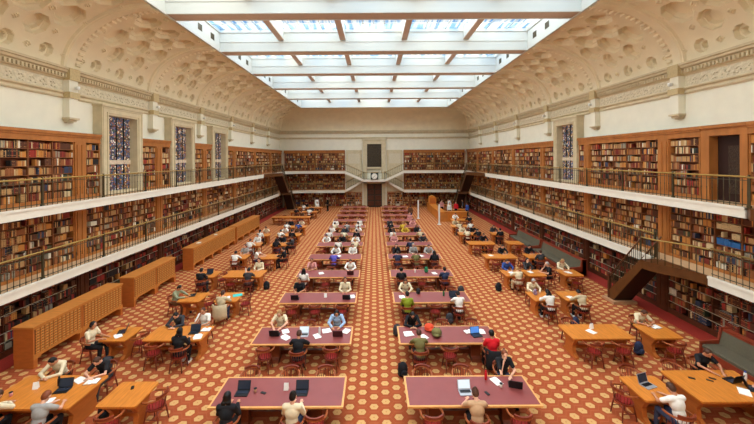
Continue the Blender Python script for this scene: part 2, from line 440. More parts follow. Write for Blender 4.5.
def bookcase(o, u, n, L, z0, z1, head, foot, tiers, label, pil=True, depth=.30, dens=1.0, light=False, ground=False):
    """o = left end of the front line on plan; L length; z0..z1 height."""
    u = Vector(u).to_3d(); n = Vector(n).to_3d(); o = Vector(o).to_3d()
    root = empty('bookcase', (o.x, o.y, z0)); tag(root, label, 'bookcase', 'built-in oak bookcases')
    def bx(mb, t0, t1, e0, e1, za, zb, m):      # e: depth behind the front (positive = into the wall)
        vs = [u*t - n*e + Vector((0,0,z-z0)) for t in (t0,t1) for e in (e0,e1) for z in (za,zb)]
        mb.add(vs, [(0,1,3,2),(4,6,7,5),(0,4,5,1),(2,3,7,6),(0,2,6,4),(1,5,7,3)], m)
    pw = .62 if pil else .12
    nsub = max(1, round((L-pw)/1.0)); W = (L-pw)/nsub
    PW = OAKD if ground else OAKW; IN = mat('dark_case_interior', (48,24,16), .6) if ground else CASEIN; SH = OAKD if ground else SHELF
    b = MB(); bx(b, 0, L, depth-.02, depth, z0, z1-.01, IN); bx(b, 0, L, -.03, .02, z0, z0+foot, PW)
    bx(b, pw-.06, pw, -.0, depth, z0, z1-.02, PW); bx(b, L-.04, L, 0, depth, z0, z1-.02, PW)
    b.build('carcass', root)
    if head > .3:
        b = MB(); bx(b, 0, L, -.04, depth, z1-head, z1, PW); bx(b, 0, L, -.12, depth, z1-.12, z1, PW); bx(b, 0, L, -.08, depth, z1-.2, z1-.12, PW); bx(b, 0, L, -.06, -.04, z1-head, z1-head+.05, PW)
        b.build('cornice', root)
    else:
        b = MB(); bx(b, 0, L, -.02, depth, z1-head, z1-.01, PW); b.build('head_rail', root)
    if pil:
        b = MB(); bx(b, 0, pw-.06, -.05, depth, z0, z1-head, PW); bx(b, .08, .24, -.08, -.05, z0+.2, z1-head-.1, PW); bx(b, .32, .48, -.08, -.05, z0+.2, z1-head-.1, PW)
        b.build('pilaster', root)
    b = MB()
    for k in range(1, nsub):
        t = pw+k*W; bx(b, t-.02, t+.02, 0, depth-.02, z0+foot, z1-head, SH)
    if nsub > 1: b.build('dividers', root)
    H = (z1-head-z0-foot)/tiers
    if ground:
        for k in (1,2,4):
            b = MB(); bx(b, pw, L-.05, -.012, .0, z0+foot+k*H-.012, z0+foot+k*H+.012, mat('label_strip', (170,156,130), .6)); b.build('label_strip', root)
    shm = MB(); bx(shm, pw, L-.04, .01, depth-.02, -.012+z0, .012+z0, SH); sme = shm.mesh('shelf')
    for k in range(tiers):
        z = z0+foot+k*H
        if k:
            s = bpy.data.objects.new('shelf', sme); C.objects.link(s); s.parent = root; s.location.z = z-z0
        for q in range(nsub):
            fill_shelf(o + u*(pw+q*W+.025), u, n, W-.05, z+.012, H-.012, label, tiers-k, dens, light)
    return root
def bays(segs): return segs
nameW = {-1:'left', 1:'right'}
def side_cases(sx):
    n = (-sx, 0); nm = nameW[sx]
    # direction: left wall, standing in the room facing it, left = +... keep u pointing away from the camera
    u = (0, 1)
    # lower gallery and ground floor: one case per period
    for k in range(1, 9):
        y0 = PC[k]+(.45 if sx > 0 else .2); L = min(PIT, YE-.35-y0)
        if L < 1: continue
        bookcase((sx*XF, y0), u, n, L, ZL, ZUB, .12, .12, 7, 'oak bookcase on the lower gallery, %s bay of the %s wall' % (ordw(k), nm))
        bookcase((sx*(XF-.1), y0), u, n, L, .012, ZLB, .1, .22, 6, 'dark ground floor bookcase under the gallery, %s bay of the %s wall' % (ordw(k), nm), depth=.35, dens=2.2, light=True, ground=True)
    wins = [17.45, 22.93, 28.41] if sx < 0 else [22.93]
    q = 0
    for k in range(1, 9):
        y0 = PC[k]+(.45 if sx > 0 else .2); L = min(PIT, YE-.35-y0)
        if L < 1: continue
        w = [c for c in wins if y0 < c < y0+PIT]
        if w:
            q += 1; bookcase((sx*XF, y0), u, n, w[0]-1.42-y0, ZU, 8.11, .42, .14, 7, 'narrow oak bookcase just before a tall window, upper gallery, %s bay, %s wall' % (ordw(k), nm))
            bookcase((sx*XF, w[0]+1.42), u, n, y0+L-w[0]-1.42, ZU, 8.11, .42, .14, 7, 'narrow oak bookcase just past a tall window, upper gallery, %s bay, %s wall' % (ordw(k), nm), pil=False)
        elif sx > 0 and k == 2:                       # dark doorway between cases
            bookcase((sx*XF, y0-.001+.9*0), u, n, .02+0, ZU, 8.11, .42, .14, 7, 'x') if False else None
            yd = 11.75
            bookcase((sx*XF, y0), u, n, yd-y0-.01, ZU, 8.11, .42, .14, 7, 'oak bookcase beside the dark doorway, nearer side, upper right gallery')
            b = MB(); X = lambda a, c: sorted((sx*a, sx*c))
            a, c = X(XF+.3, XF+.34); b.box(a, c, yd, 13.42, ZU, 8.0, STAIRU)
            o = tag(b.build('door_2'), 'dark recessed doorway among the bookcases of the upper right gallery', 'structure', kind='structure')
            b = MB()
            for ya, yb in ((yd, yd+.25),(13.1, 13.44)):
                a, c = X(XF-.05, XF+.3); b.box(a, c, ya, yb, ZU, 7.69, OAKW)
            a, c = X(XF-.04, XF+.3); b.box(a, c, yd, 13.44, 7.69, 8.11, OAKW); a, c = X(XF-.12, XF); b.box(a, c, yd, 13.44, 7.99, 8.11, OAKW)
            b.build('door_frame', o)
            b = MB(); a, c = X(XF+.28, XF+.3); b.box(a, c, yd+.45, yd+.95, ZU+.3, 7.3, CARVED); b.build('door_panel', o)
            bookcase((sx*XF, 13.45), u, n, y0+PIT-13.45, ZU, 8.11, .42, .14, 7, 'single narrow oak bookcase just past the dark doorway, upper right gallery', pil=False)
        else:
            bookcase((sx*XF, y0), u, n, L, ZU, 8.11, .42, .14, 7, 'wide oak bookcase on the upper gallery, %s bay of the %s wall' % (ordw(k), nm))
    # tall stained glass windows
    for i, c in enumerate(wins):
        X = lambda a, d: sorted((sx*a, sx*d))
        b = MB(); a, d = X(XW-.03, XW-.01); b.box(a, d, c-.98, c+.98, ZU+.15, 9.15, STAINED)
        w = tag(b.build('window_%d' % (1+i+(4 if sx > 0 else 0))), 'tall stained glass window, %s from the camera on the %s wall' % (ordw(i+1), nm), 'structure', kind='structure')
        b = MB()
        for ya, yb in ((c-1.4, c-.98),(c+.98, c+1.4)):
            a, d = X(XW, XW-.46); b.box(a, d, ya, yb, ZU, 9.11, STONE)
        a, d = X(XW, XW-.46); b.box(a, d, c-1.41, c+1.41, 9.11, 9.5, STONE); a, d = X(XW, XW-.52); b.box(a, d, c-1.46, c+1.46, 9.5, 9.6, STONE)
        a, d = X(XW, XW-.40); b.box(a, d, c-.98, c+.98, ZU, ZU+.15, STONE)
        for q, e, m_ in ((.10,.50,STONE),(.34,.49,STONE)):       # raised fillets round the opening
            a, d = X(XW-.46, XW-e); ya, yb, zt = c-.98-q, c+.98+q, 9.11+q*.9
            b.box(a, d, ya-.04, ya+.02, ZU, zt, m_); b.box(a, d, yb-.02, yb+.04, ZU, zt, m_); b.box(a, d, ya-.04, yb+.04, zt, zt+.05, m_)
        b.build('window_surround', w)
        b = MB(); a, d = X(XW-.03, XW-.07); b.box(a, d, c-.98, c+.98, 6.68, 6.9, mat('predella_glass', (206,186,160), .5, .2, 10)); b.build('text_panel', w)
        b = MB()
        for t in (-.5, 0, .5): b.box(a, d, c+t-.02, c+t+.02, ZU+.15, 9.12, BLACKI)
        for z in (7.5, 8.0, 8.6): b.box(a, d, c-.98, c+.98, z, z+.03, BLACKI)
        b.build('leading_bars', w)
side_cases(-1); side_cases(1)
# end wall bookcases
for sx in (-1, 1):
    nm = nameW[sx]
    for z0, z1, head, foot, tiers, lv, xi in ((ZU, 8.11, .42, .14, 7, 'upper gallery', 4.15), (ZL, ZUB, .12, .12, 7, 'lower gallery', 4.15), (.012, ZLB, .1, .2, 6, 'ground floor', 1.75)):
        xo = XF-.34
        half = (xo-xi)/2
        for j in range(2):
            xa = xi+j*half; xs = xa if sx > 0 else -(xa+half)
            bookcase((xs, YE-.32), (1, 0), (0, -1), half-.01, z0, z1, head, foot, tiers, 'end wall bookcase on the %s, %s half, %s of the door' % (lv, ('inner','outer')[j], nm), pil=False, depth=.3, dens=.6)
# split the books: the 300 showing largest are objects of their own
def score(bk):
    p, u, n, w, h, d, c, z, bay, sh, idx = bk
    zz = 6.9-z; Y = p.y
    if Y < 8: return 0
    px = 377+p.x/Y*SCALE; py = 158.5+zz/Y*SCALE
    if not (2 < px < 750 and 2 < py < 422): return 0
    dens = (abs(p.x)/Y/Y if abs(u.y) > .5 else 1/Y)*SCALE
    # hidden by a gallery slab?
    if abs(u.y) > .5:
        f = XB/abs(p.x)
        zr = 6.9 - (6.9-(z+h/2))*f
        if ZUB-.02 < zr < ZU+.15 or ZLB-.02 < zr < ZL+.15: return 0
        if z < 2.3 and p.x < 0 and zr < 1.45: return 0
    return w*dens*h*SCALE/Y
BOOKS.sort(key=score, reverse=True)
bm_cache = {}
def book_mesh(ci):
    if ci in bm_cache: return bm_cache[ci]
    b = MB(); m = BOOKM[ci]
    # unit book: x thickness 0..1, y front (spine) at 0 going back to 1, z 0..1; cover is a U, spine rounded, pages inside
    sp = [(0,.0),(.18,-.05),(.5,-.07),(.82,-.05),(1,.0),(1,1),(.88,1),(.88,.08),(.12,.08),(.12,1),(0,1)]
    b.prism(sp, 0, 1, m)
    b.box(.12,.88,.08,.96,.02,.98,PAPER)
    for z in (.2,.75): b.prism([(.02,-.01),(.2,-.06),(.5,-.085),(.8,-.06),(.98,-.01)], z, z+.03, EDGE if ci in (3,4,5,6,7,9) else OAKD)
    bm_cache[ci] = b.mesh('book'); return bm_cache[ci]
for bk in BOOKS[:300]:
    p, u, n, w, h, d, c, z, bay, sh, idx = bk
    o = bpy.data.objects.new('book', book_mesh(c)); C.objects.link(o)
    bk_dir = -n
    # local x -> u, local y -> into the wall
    M = Matrix(((u.x*w, bk_dir.x*d, 0, p.x+bk_dir.x*.02), (u.y*w, bk_dir.y*d, 0, p.y+bk_dir.y*.02), (0,0,h,z), (0,0,0,1)))
    o.matrix_world = M
    short = bay.replace('oak bookcase on the ','').replace('wide ','').replace('dark ground floor bookcase under the gallery','ground floor').replace(' of the',' of').replace('narrow oak bookcase ','case ').replace('single ','').replace('oak bookcase ','case ')
    lab = '%s book, %s along, shelf %s from top, %s' % (BOOKC[c][0], ordw(idx), ['','one','two','three','four','five','six','seven'][sh], short)
    ws = lab.split(); tag(o, ' '.join(ws[:16]), 'book', 'separate books on the nearest shelves')
b = MB()
for bk in BOOKS[300:]:
    p, u, n, w, h, d, c, z, bay, sh, idx = bk
    q = p - n*.02
    vs = [q + u*t - n*e + Vector((0,0,z+zz)) for t in (0,w) for e in (0,d) for zz in (0,h)]
    b.add(vs, [(0,4,5,1),(1,5,7,3),(0,1,3,2),(4,6,7,5)], BOOKM[c])
tag(b.build('book_rows'), 'thousands of old brown, tan and red books filling the gallery shelves', 'books', kind='stuff')
print('books', len(BOOKS))

# ------------------------------------------------------------------ galleries (slabs and railings)
RC = 2.2
def path_for(sx, end_x, z, slope=None):
    """edge line of a gallery: along the side, rounded corner, along the end wall."""
    yb = YE-1.45
    pts = [Vector((sx*XB, 4.0, z)), Vector((sx*XB, yb-RC, z))]
    for i in range(1, 8):
        a = PI/2*i/8; pts.append(Vector((sx*(XB-RC+RC*math.cos(a)), yb-RC+RC*math.sin(a), z)))
    pts.append(Vector((sx*(XB-RC), yb, z))); pts.append(Vector((sx*end_x, yb, z)))
    return pts
YB = YE-1.45
def gallery(sx, z0, z1, lv, cut=None):
    """cut: list of (y0,y1) gaps in the white fascia where a stair landing meets it."""
    nm = nameW[sx]; b = MB()
    zt, zb = z1, z0
    inner = path_for(sx, 4.1, 0); poly = [(p.x, p.y) for p in inner] + [(sx*4.1, YE), (sx*XW, YE), (sx*XW, 4.0)]
    if sx > 0: poly = poly[::-1]
    b.prism(poly, zb+.02, zt-.005, mat('deck_stone', (206,166,122), .6, .06, 3))
    # fascia band in front of the slab
    f = MB()
    for a, c in zip(inner, inner[1:]):
        segs = [(a, c)]
        if cut and abs(a.x-c.x) < .01:
            segs = []; y = a.y
            for g0, g1 in cut: segs.append((Vector((a.x, y, 0)), Vector((a.x, g0, 0)))); y = g1
            segs.append((Vector((a.x, y, 0)), c))
        for p, q in segs:
            d = (q-p).normalized(); nn = Vector((-d.y, d.x, 0)) if sx > 0 else Vector((d.y, -d.x, 0))
            f.add([v + Vector((0,0,h)) for h in (zb, zt+.01) for v in (p, q, q+nn*.07, p+nn*.07)], [(0,1,5,4),(1,2,6,5),(2,3,7,6),(3,0,4,7),(4,5,6,7),(3,2,1,0)], FASCIA)
            f.add([v + Vector((0,0,h)) for h in (zt-.06, zt+.03) for v in (p, q, q+nn*.1, p+nn*.1)], [(0,1,5,4),(1,2,6,5),(2,3,7,6),(3,0,4,7),(4,5,6,7),(3,2,1,0)], FASCIA)
    o = tag(b.build('gallery_floor'), '%s gallery floor slab along the %s wall' % (lv, nm), 'structure', kind='structure')
    f.build('fascia', o)
    return inner
RAIL_H = 1.02
bal_mesh = {}
def railing(pts, label, near_n=100, step=.2, gaps=()):
    root = empty('balcony_railing', pts[0]); tag(root, label, 'railing'); o0 = pts[0]
    L = [0]
    for a, c in zip(pts, pts[1:]): L.append(L[-1]+(c-a).length)
    def at(t):
        for i in range(len(pts)-1):
            if t <= L[i+1]+1e-6: return pts[i]+(pts[i+1]-pts[i])*((t-L[i])/max(1e-6, L[i+1]-L[i]))
        return pts[-1]
    b = MB(); b.tube([p-o0+Vector((0,0,RAIL_H)) for p in pts], .035, BRASS, 6); b.build('handrail', root)
    b = MB(); b.tube([p-o0+Vector((0,0,.10)) for p in pts], .016, IRON, 4, False); b.tube([p-o0+Vector((0,0,RAIL_H-.12)) for p in pts], .012, IRON, 4, False); b.build('rails', root)
    if 'b' not in bal_mesh:
        m = MB(); m.lathe([(.012,0),(.012,.08),(.022,.1),(.012,.13),(.011,.55),(.02,.58),(.011,.61),(.011,RAIL_H)], IRON, seg=5); bal_mesh['b'] = m.mesh('baluster')
        m = MB(); m.box(-.03,.03,-.03,.03,0,RAIL_H,IRON); m.lathe([(.045,0),(.03,.03),(.045,.07)], IRON, (0,0,RAIL_H), 6); m.box(-.045,.045,-.045,.045,0,.08,IRON); bal_mesh['p'] = m.mesh('post')
    n = int(L[-1]/step); cand = []
    for i in range(n+1):
        p = at(i*step)
        if i % 14 == 0:
            c = bpy.data.objects.new('post', bal_mesh['p']); C.objects.link(c); c.parent = root; c.location = p-o0; continue
        cand.append(p)
    cand.sort(key=lambda p: p.y if p.y > 9.5 else 100-p.y)
    for p in cand[:near_n-14]:
        c = bpy.data.objects.new('baluster', bal_mesh['b']); C.objects.link(c); c.parent = root; c.location = p-o0
    rest = cand[near_n-14:]
    if rest:
        m = MB()
        for p in rest:
            q = p-o0; m.box(q.x-.011, q.x+.011, q.y-.011, q.y+.011, q.z, q.z+RAIL_H, IRON)
        c = m.build('distant_balusters', root); c['kind'] = 'stuff'
    return root
INS = Vector((0,0,0))
for sx in (-1, 1):
    nm = nameW[sx]
    cu = [(36.8, 40.6)] + ([] if sx < 0 else [])
    if sx > 0: cu = [(8.2, 11.0), (36.8, 40.6)]
    cl = [(43.2-.6, 44.15)] if sx < 0 else [(12.25, 14.7), (42.6, 44.15)]
    gallery(sx, ZUB, ZU, 'upper', cu); gallery(sx, ZLB, ZL, 'lower', cl)
    def seg(y0, y1, z): return [Vector((sx*(XB+.06), y0, z)), Vector((sx*(XB+.06), y1, z))]
    def tail(y0, z):
        yb = YB+.06; r = RC; pts = [Vector((sx*(XB+.06), y0, z))]
        for i in range(0, 9):
            a = PI/2*i/8; pts.append(Vector((sx*(XB-RC+(r+.06)*math.cos(a)), YB-RC+(r+.06)*math.sin(a), z)))
        pts.append(Vector((sx*4.1, yb, z))); return pts
    if sx < 0:
        railing(seg(4, 36.8, ZU), 'long brass and iron railing along the upper left gallery')
        railing(seg(4, 42.6, ZL), 'long brass and iron railing along the lower left gallery')
    else:
        railing(seg(4, 8.2, ZU), 'iron railing of the upper right gallery nearest the camera')
        railing(seg(11.0, 36.8, ZU), 'long brass and iron railing along the upper right gallery')
        railing(seg(4, 12.25, ZL), 'iron railing of the lower right gallery in front of the near stair landing', step=.2)
        railing(seg(14.7, 42.6, ZL), 'long brass and iron railing along the lower right gallery beyond the near stair')
    railing(tail(40.6, ZU), 'railing curving round the %s corner of the upper gallery at the far end' % nm, step=.28)
    railing(tail(44.15, ZL), 'railing curving round the %s corner of the lower gallery at the far end' % nm, step=.28)

# central landing and its sloping stairs on the end wall
b = MB(); ZM = 3.98
b.box(-1.45, 1.45, YB, YE-.33*0, ZM-.3, ZM, FASCIA)
struct(b, 'gallery_landing', 'white landing bridge above the end door')
for sx in (-1, 1):
    nm = nameW[sx]
    for za, zb, lab in ((ZU, ZM, 'upper'), (ZL, ZM, 'lower')):
        ya, yb_ = (YB, YB+.62) if za > ZM else (YB+.66, YE-.02)
        root = empty('gallery_stair', (sx*1.45, ya, ZM)); tag(root, 'white sided stair from the %s gallery to the clock landing, %s of the door' % (lab, nm), 'stairs')
        b = MB(); pts = [(sx*0, -.3), (0, 0.02), (sx*2.65, za-ZM+.02), (sx*2.65, za-ZM-.33)]
        if sx < 0: pts = pts[::-1]
        b.prism([(x, z) for x, z in pts], 0, yb_-ya, FASCIA, 'y'); b.build('stringer', root)
        b = MB()
        for k in range(8):
            x = sx*2.65*(k+.5)/8; zz = (za-ZM)*(k+.5)/8; b.box(min(x-sx*.16,x+sx*.16), max(x-sx*.16,x+sx*.16), .02, yb_-ya-.02, zz-.02, zz+.06, STONE)
        b.build('treads', root)
        p0, p1 = Vector((sx*1.45, ya+.05, ZM)), Vector((sx*4.1, ya+.05, za))
        railing([p0, p1], 'sloping iron railing of the %s stair %s of the clock' % (lab, nm), step=.28)
railing([Vector((-1.45, YB+.04, ZM)), Vector((-.62, YB+.04, ZM))], 'short iron landing railing just left of the clock', step=.28)
railing([Vector((.62, YB+.04, ZM)), Vector((1.45, YB+.04, ZM))], 'short iron landing railing just right of the clock', step=.28)
# clock
o = tag(empty('wall_clock', (0, YB+.02, ZM+.48)), 'round white clock in a square dark case on the landing above the door', 'clock')
def vdisc(b, r, y0, y1, m, n=24, c=(0,0)):
    b.prism([(c[0]+r*math.cos(2*PI*k/n), c[1]+r*math.sin(2*PI*k/n)) for k in range(n)], y0, y1, m, 'y')
b = MB(); b.box(-.52,.52,-.1,.12,-.48,.52, mat('clock_case_green', (44,50,40), .5)); b.box(-.56,.56,-.12,.1,.48,.56, BRASS); b.build('case', o)
b = MB(); vdisc(b, .40, -.13, -.1, mat('clock_face', (244,240,226), .5)); b.build('face', o)
b = MB()
for k in range(12):
    a = 2*PI*k/12; b.boxm(Matrix.Translation((math.sin(a)*.33, -.135, math.cos(a)*.33)) @ Matrix.Rotation(a, 4, 'Y'), .03, .01, .08, BLACK)
b.build('hour_marks', o)
for nmh, a, l in (('hour_hand', 2*PI*(1.6/12), .18), ('minute_hand', 2*PI*(37/60.), .28)):
    b = MB(); b.boxm(Matrix.Translation((math.sin(a)*l/2, -.145, math.cos(a)*l/2)) @ Matrix.Rotation(a, 4, 'Y'), .03, .01, l, BLACK); b.build(nmh, o)
# door, window, stone surround on the end wall
b = MB(); b.box(-1.05, 1.05, YE-.12, YE-.06, 0, 3.35, CARVED)
o = tag(b.build('door_1'), 'tall dark double door in the centre of the end wall', 'structure', kind='structure')
b = MB()
for s in (-1, 1):
    for z in (.25, 1.05, 1.85, 2.6):
        a, c = sorted((s*.12, s*.95)); b.box(a, c, YE-.16, YE-.12, z, z+.6, OAKD)
b.build('door_panel', o)
b = MB(); b.box(-1.55,-1.05,YE-.3,YE,0,3.6,STONE); b.box(1.05,1.55,YE-.3,YE,0,3.6,STONE); b.box(-1.55,1.55,YE-.3,YE,3.35,3.66,STONE); b.build('door_frame', o)
b = MB(); b.box(-1.02, 1.02, YE-.08, YE-.03, 5.7, 8.95, mat('dark_leaded_glass', (62,50,38), .3, .4, 12))
o = tag(b.build('window_8'), 'dark leaded window above the clock on the end wall', 'structure', kind='structure')
b = MB()
for k in range(7): x = -1.02+k*.34; b.box(x-.015, x+.015, YE-.11, YE-.08, 5.7, 8.95, IRON)
for k in range(11): z = 5.7+k*.325; b.box(-1.02, 1.02, YE-.11, YE-.08, z-.015, z+.015, IRON)
b.build('leading_bars', o)
b = MB()
for s in (-1, 1): a, c = sorted((s*1.02, s*1.62)); b.box(a, c, YE-.34, YE, ZM, 8.95, STONE)
b.box(-1.63, 1.63, YE-.35, YE, 8.95, 9.45, STONE); b.box(-1.75, 1.75, YE-.42, YE, 9.45, 9.62, STONE); b.box(-1.02, 1.02, YE-.34, YE, 5.45, 5.7, STONE)
b.build('window_surround', o)
for s in (-1, 1):
    b = MB(); a, c = sorted((s*1.75, s*4.0)); b.box(a, c, YE-.1, YE, 0.0, 8.11, STONE); a, c = sorted((s*2.1, s*3.7)); b.box(a, c, YE-.13, YE-.1, 6.2, 7.6, RELIEF)
    struct(b, 'trim_%d' % (60+s), 'stone panel with shallow relief %s of the end window' % nameW[s])

# ------------------------------------------------------------------ stairs in dark wood
def dark_stair(sx, y_top, y_foot, z_top, x0, x1, z_foot, label, land0, bulge=True, z_thick=.34):
    """flight going down away from the camera, landing between land0 and y_top."""
    root = empty('wooden_stair', (sx*x0, y_foot, z_foot)); tag(root, label, 'stairs')
    O = Vector((sx*x0, y_foot, z_foot))
    def bx(mb, xa, xb, ya, yb, za, zb, m):
        a, c = sorted((sx*xa, sx*xb)); mb.box(a-O.x, c-O.x, ya-O.y, yb-O.y, za-O.z, zb-O.z, m)
    n = 14; run = (y_foot-y_top)/n; rise = (z_top-z_foot)/n
    b = MB()
    for k in range(n):
        bx(b, x0+.05, x1-.05, y_foot-(k+1)*run, y_foot-k*run+.03, z_foot+(k+1)*rise-.04, z_foot+(k+1)*rise, OAKD)
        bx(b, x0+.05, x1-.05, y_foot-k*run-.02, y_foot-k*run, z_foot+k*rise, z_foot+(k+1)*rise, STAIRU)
    b.build('treads', root)
    for xa, xb in ((x0, x0+.06), (x1-.06, x1)):
        b = MB(); pts = [(y_foot-O.y+.12, 0), (y_foot-O.y-.25, 0), (y_top-O.y, z_top-O.z-z_thick-.02), (y_top-O.y, z_top-O.z+.04), (y_foot-O.y+.12, .3)]
        a, c = sorted((sx*xa-O.x, sx*xb-O.x)); b.prism(pts, a, c, STAIRB, 'x'); b.build('stringer', root)
    b = MB(); pts = [(-.25, .02), (y_top-O.y, z_top-O.z-z_thick+.02), (y_top-O.y, z_top-O.z-z_thick-.02), (-.27, -.0)]
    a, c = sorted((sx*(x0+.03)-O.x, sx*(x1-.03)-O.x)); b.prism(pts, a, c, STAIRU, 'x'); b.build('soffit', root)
    # landing with a curved front edge running back to the gallery edge
    N = 10; arc = []
    for i in range(N+1):
        t = i/N; e = (1-math.cos(PI*t))/2
        arc.append((sx*(x0 + (XB-x0)*(1-e)), land0+(y_top-land0)*t))
    poly = [(x-O.x, y-O.y) for x, y in arc] + [(sx*(XB+.02)-O.x, y_top-O.y), (sx*(XB+.02)-O.x, land0-O.y)]
    b = MB(); b.prism(poly, z_top-O.z-z_thick, z_top-O.z+.015, STAIRB); b.build('landing', root)
    # railings
    def rail(pts, nm_):
        b = MB(); b.tube([Vector(p)-O+Vector((0,0,.98)) for p in pts], .032, STAIRB if nm_ == 'handrail' else BRASS, 6); b.build('handrail', root)
        b = MB(); L = sum((Vector(q)-Vector(p)).length for p, q in zip(pts, pts[1:])); st = .17
        for p, q in zip(pts, pts[1:]):
            p, q = Vector(p), Vector(q); m = max(1, int((q-p).length/st))
            for i in range(m):
                w = p+(q-p)*(i/m)-O; b.box(w.x-.01, w.x+.01, w.y-.01, w.y+.01, w.z, w.z+.97, IRON)
        b.build('balusters', root)
    rail([(sx*(x0+.03), y_foot, z_foot+.1), (sx*(x0+.03), y_top, z_top)], 'handrail')
    rail([(sx*(x1-.03), y_foot, z_foot+.1), (sx*(x1-.03), y_top, z_top)], 'handrail')
    rail([(x, y, z_top) for x, y in arc][::-1], 'top_rail')
    for xx in (x0+.03, x1-.03):
        b = MB(); w = Vector((sx*xx, y_foot+.06, z_foot))-O; b.box(w.x-.05, w.x+.05, w.y-.05, w.y+.05, 0, 1.15, OAKD); b.box(w.x-.07, w.x+.07, w.y-.07, w.y+.07, 1.1, 1.17, OAKD); b.build('newel_post', root)
    return root
dark_stair(1, 14.25, 16.2, ZL, 11.3, 12.18, .12, 'dark wooden stair with curved landing leading up to the lower right gallery', 12.25)
b = MB(); b.box(11.15, 12.25, 15.7, 16.5, 0, .12, mat('step_tan', (176,130,92), .7, .06, 4)); tag(b.build('stair_plinth'), 'pale stone step under the near dark stair on the right', 'step')
dark_stair(1, 8.3, 8.2, ZU, 11.5, 12.18, ZU-.05, 'x', 8.2) if False else None
o = tag(empty('stair_landing', (12.2, 9.6, ZUB)), 'dark brown stair landing jutting from the upper right gallery at the picture edge', 'stairs')
b = MB(); b.prism([(0,-1.4),(-.35,-1.1),(-.5,-.2),(-.35,1.0),(0,1.4)], 0, .36, STAIRB); b.build('landing', o)
b = MB(); b.tube([(0,-1.4,1.36),(-.35,-1.1,1.36),(-.5,-.2,1.36),(-.35,1.0,1.36),(0,1.4,1.36)], .034, BRASS, 6); b.build('handrail', o)
b = MB()
for p, q in zip([(0,-1.4),(-.35,-1.1),(-.5,-.2),(-.35,1.0)],[(-.35,-1.1),(-.5,-.2),(-.35,1.0),(0,1.4)]):
    for i in range(5): x = p[0]+(q[0]-p[0])*i/5; y = p[1]+(q[1]-p[1])*i/5; b.box(x-.012, x+.012, y-.012, y+.012, .36, 1.36, IRON)
b.build('balusters', o)
for sx in (-1, 1):
    dark_stair(sx, 40.6, 43.5, ZU, 11.1, 12.15, ZL+.05, 'dark stair from the upper gallery to the lower one in the far %s corner' % nameW[sx], 36.8)
    dark_stair(sx, 44.1, 46.3, ZL, 11.0, 12.0, 0, 'dark stair from the lower gallery to the floor in the far %s corner' % nameW[sx], 43.5, z_thick=.3)

# ------------------------------------------------------------------ card catalogues
def catalogue(y0, y1, label, units):
    x0, x1 = -11.95, -11.3
    root = empty('card_catalogue', (x1, y0, 0)); tag(root, label, 'cabinet', 'oak card catalogue cabinets')
    L = y1-y0; U = L/units
    b = MB(); b.box(x0-x1, 0, 0, L, .42, 1.34, CATR); b.box(-.005, .002, .04, L-.04, .44, 1.30, OAKD); b.box(0, .012, 0, L, .36, .46, CATW); b.box(0, .012, 0, L, 1.29, 1.34, CATW); b.box(x0-x1, -.002, -.012, 0, .33, 1.34, CATR); b.build('carcass', root)
    b = MB(); b.box(x0-x1-.03, .04, -.04, L+.02, 1.34, 1.40, CATW); b.build('top', root)
    for k in range(units+1):
        t = min(L-.09, max(.0, k*U-.06)); b = MB(); b.box(x0-x1, .0, t, t+.14, 0, .42, CATR); b.box(-.1, .006, max(0,t-.12), min(L,t+.26), .30, .42, CATW); b.build('leg', root)
    # drawers: individual parts near the camera share one mesh
    rows, cols = 9, max(2, int(L/.16)); w = (L-.12)/cols; h = (1.28-.45)/rows
    d = MB(); d.box(.0, .014, -w/2+.012, w/2-.012, -h/2+.010, h/2-.010, CATW); d.box(.014, .02, -.02, .02, .0, .02, EDGE); d.box(.014, .034, -.016, .016, -.03, -.012, BRASS); dm = d.mesh('drawer')
    cnt = 0; rest = MB()
    for j in range(cols):
        for i in range(rows):
            y = .06+(j+.5)*w; z = .46+(i+.5)*h
            if cnt < 100:
                c = bpy.data.objects.new('drawer', dm); C.objects.link(c); c.parent = root; c.location = (0,y,z); cnt += 1
            else:
                rest.box(0, .014, y-w/2+.012, y+w/2-.012, z-h/2+.010, z+h/2-.010, CATW); rest.box(.014,.02,y-.02,y+.02,z,z+.02,EDGE); rest.box(.014,.034,y-.016,y+.016,z-.03,z-.012,BRASS)
    if rest.v: c = rest.build('more_drawers', root); c['kind'] = 'stuff'
for y0, y1, lab, un in ((11.1,12.95,'oak card catalogue nearest the camera on the left',1),(12.98,15.0,'second oak card catalogue from the camera',1),
        (15.75,17.35,'third oak card catalogue from the camera',1),(17.38,19.0,'fourth oak card catalogue from the camera',1),
        (20.9,27.2,'long oak card catalogue on many legs, middle of the left wall',5),(27.5,33.0,'farthest long oak card catalogue on the left',4)):
    catalogue(y0, y1, lab, un)

# benches along the right wall
def bench(y0, y1, label):
    root = empty('upholstered_bench', (11.2, y0, 0)); tag(root, label, 'bench'); L = y1-y0
    b = MB(); b.box(0, .95, 0, L, .08, .34, mat('bench_wood', (130,52,30), .5, .15, 4)); b.box(.72, .95, 0, L, .34, .98, MATS['bench_wood']); b.build('frame', root)
    b = MB(); b.prism([(.02,.34),(.72,.34),(.72,.46),(.06,.46),(.02,.42)], .05, L-.05, BENCHF, 'y'); b.build('seat_cushion', root)
    b = MB(); b.prism([(.72,.44),(.84,.96),(.74,.98),(.6,.46)], .05, L-.05, BENCHF, 'y'); b.build('back_cushion', root)
    for y in (0, L-.06):
        b = MB(); b.prism([(-.02,0),(1.0,0),(1.0,1.02),(.68,1.02),(.6,.6),(-.02,.55)], y-.0, y+.06, MATS['bench_wood'], 'y'); b.build('end_panel', root)
bench(4.6, 11.6, 'long grey-green upholstered bench by the near right bookcases')
bench(19.3, 23.9, 'grey-green upholstered bench midway along the right wall')
bench(24.1, 28.0, 'farther grey-green upholstered bench along the right wall')

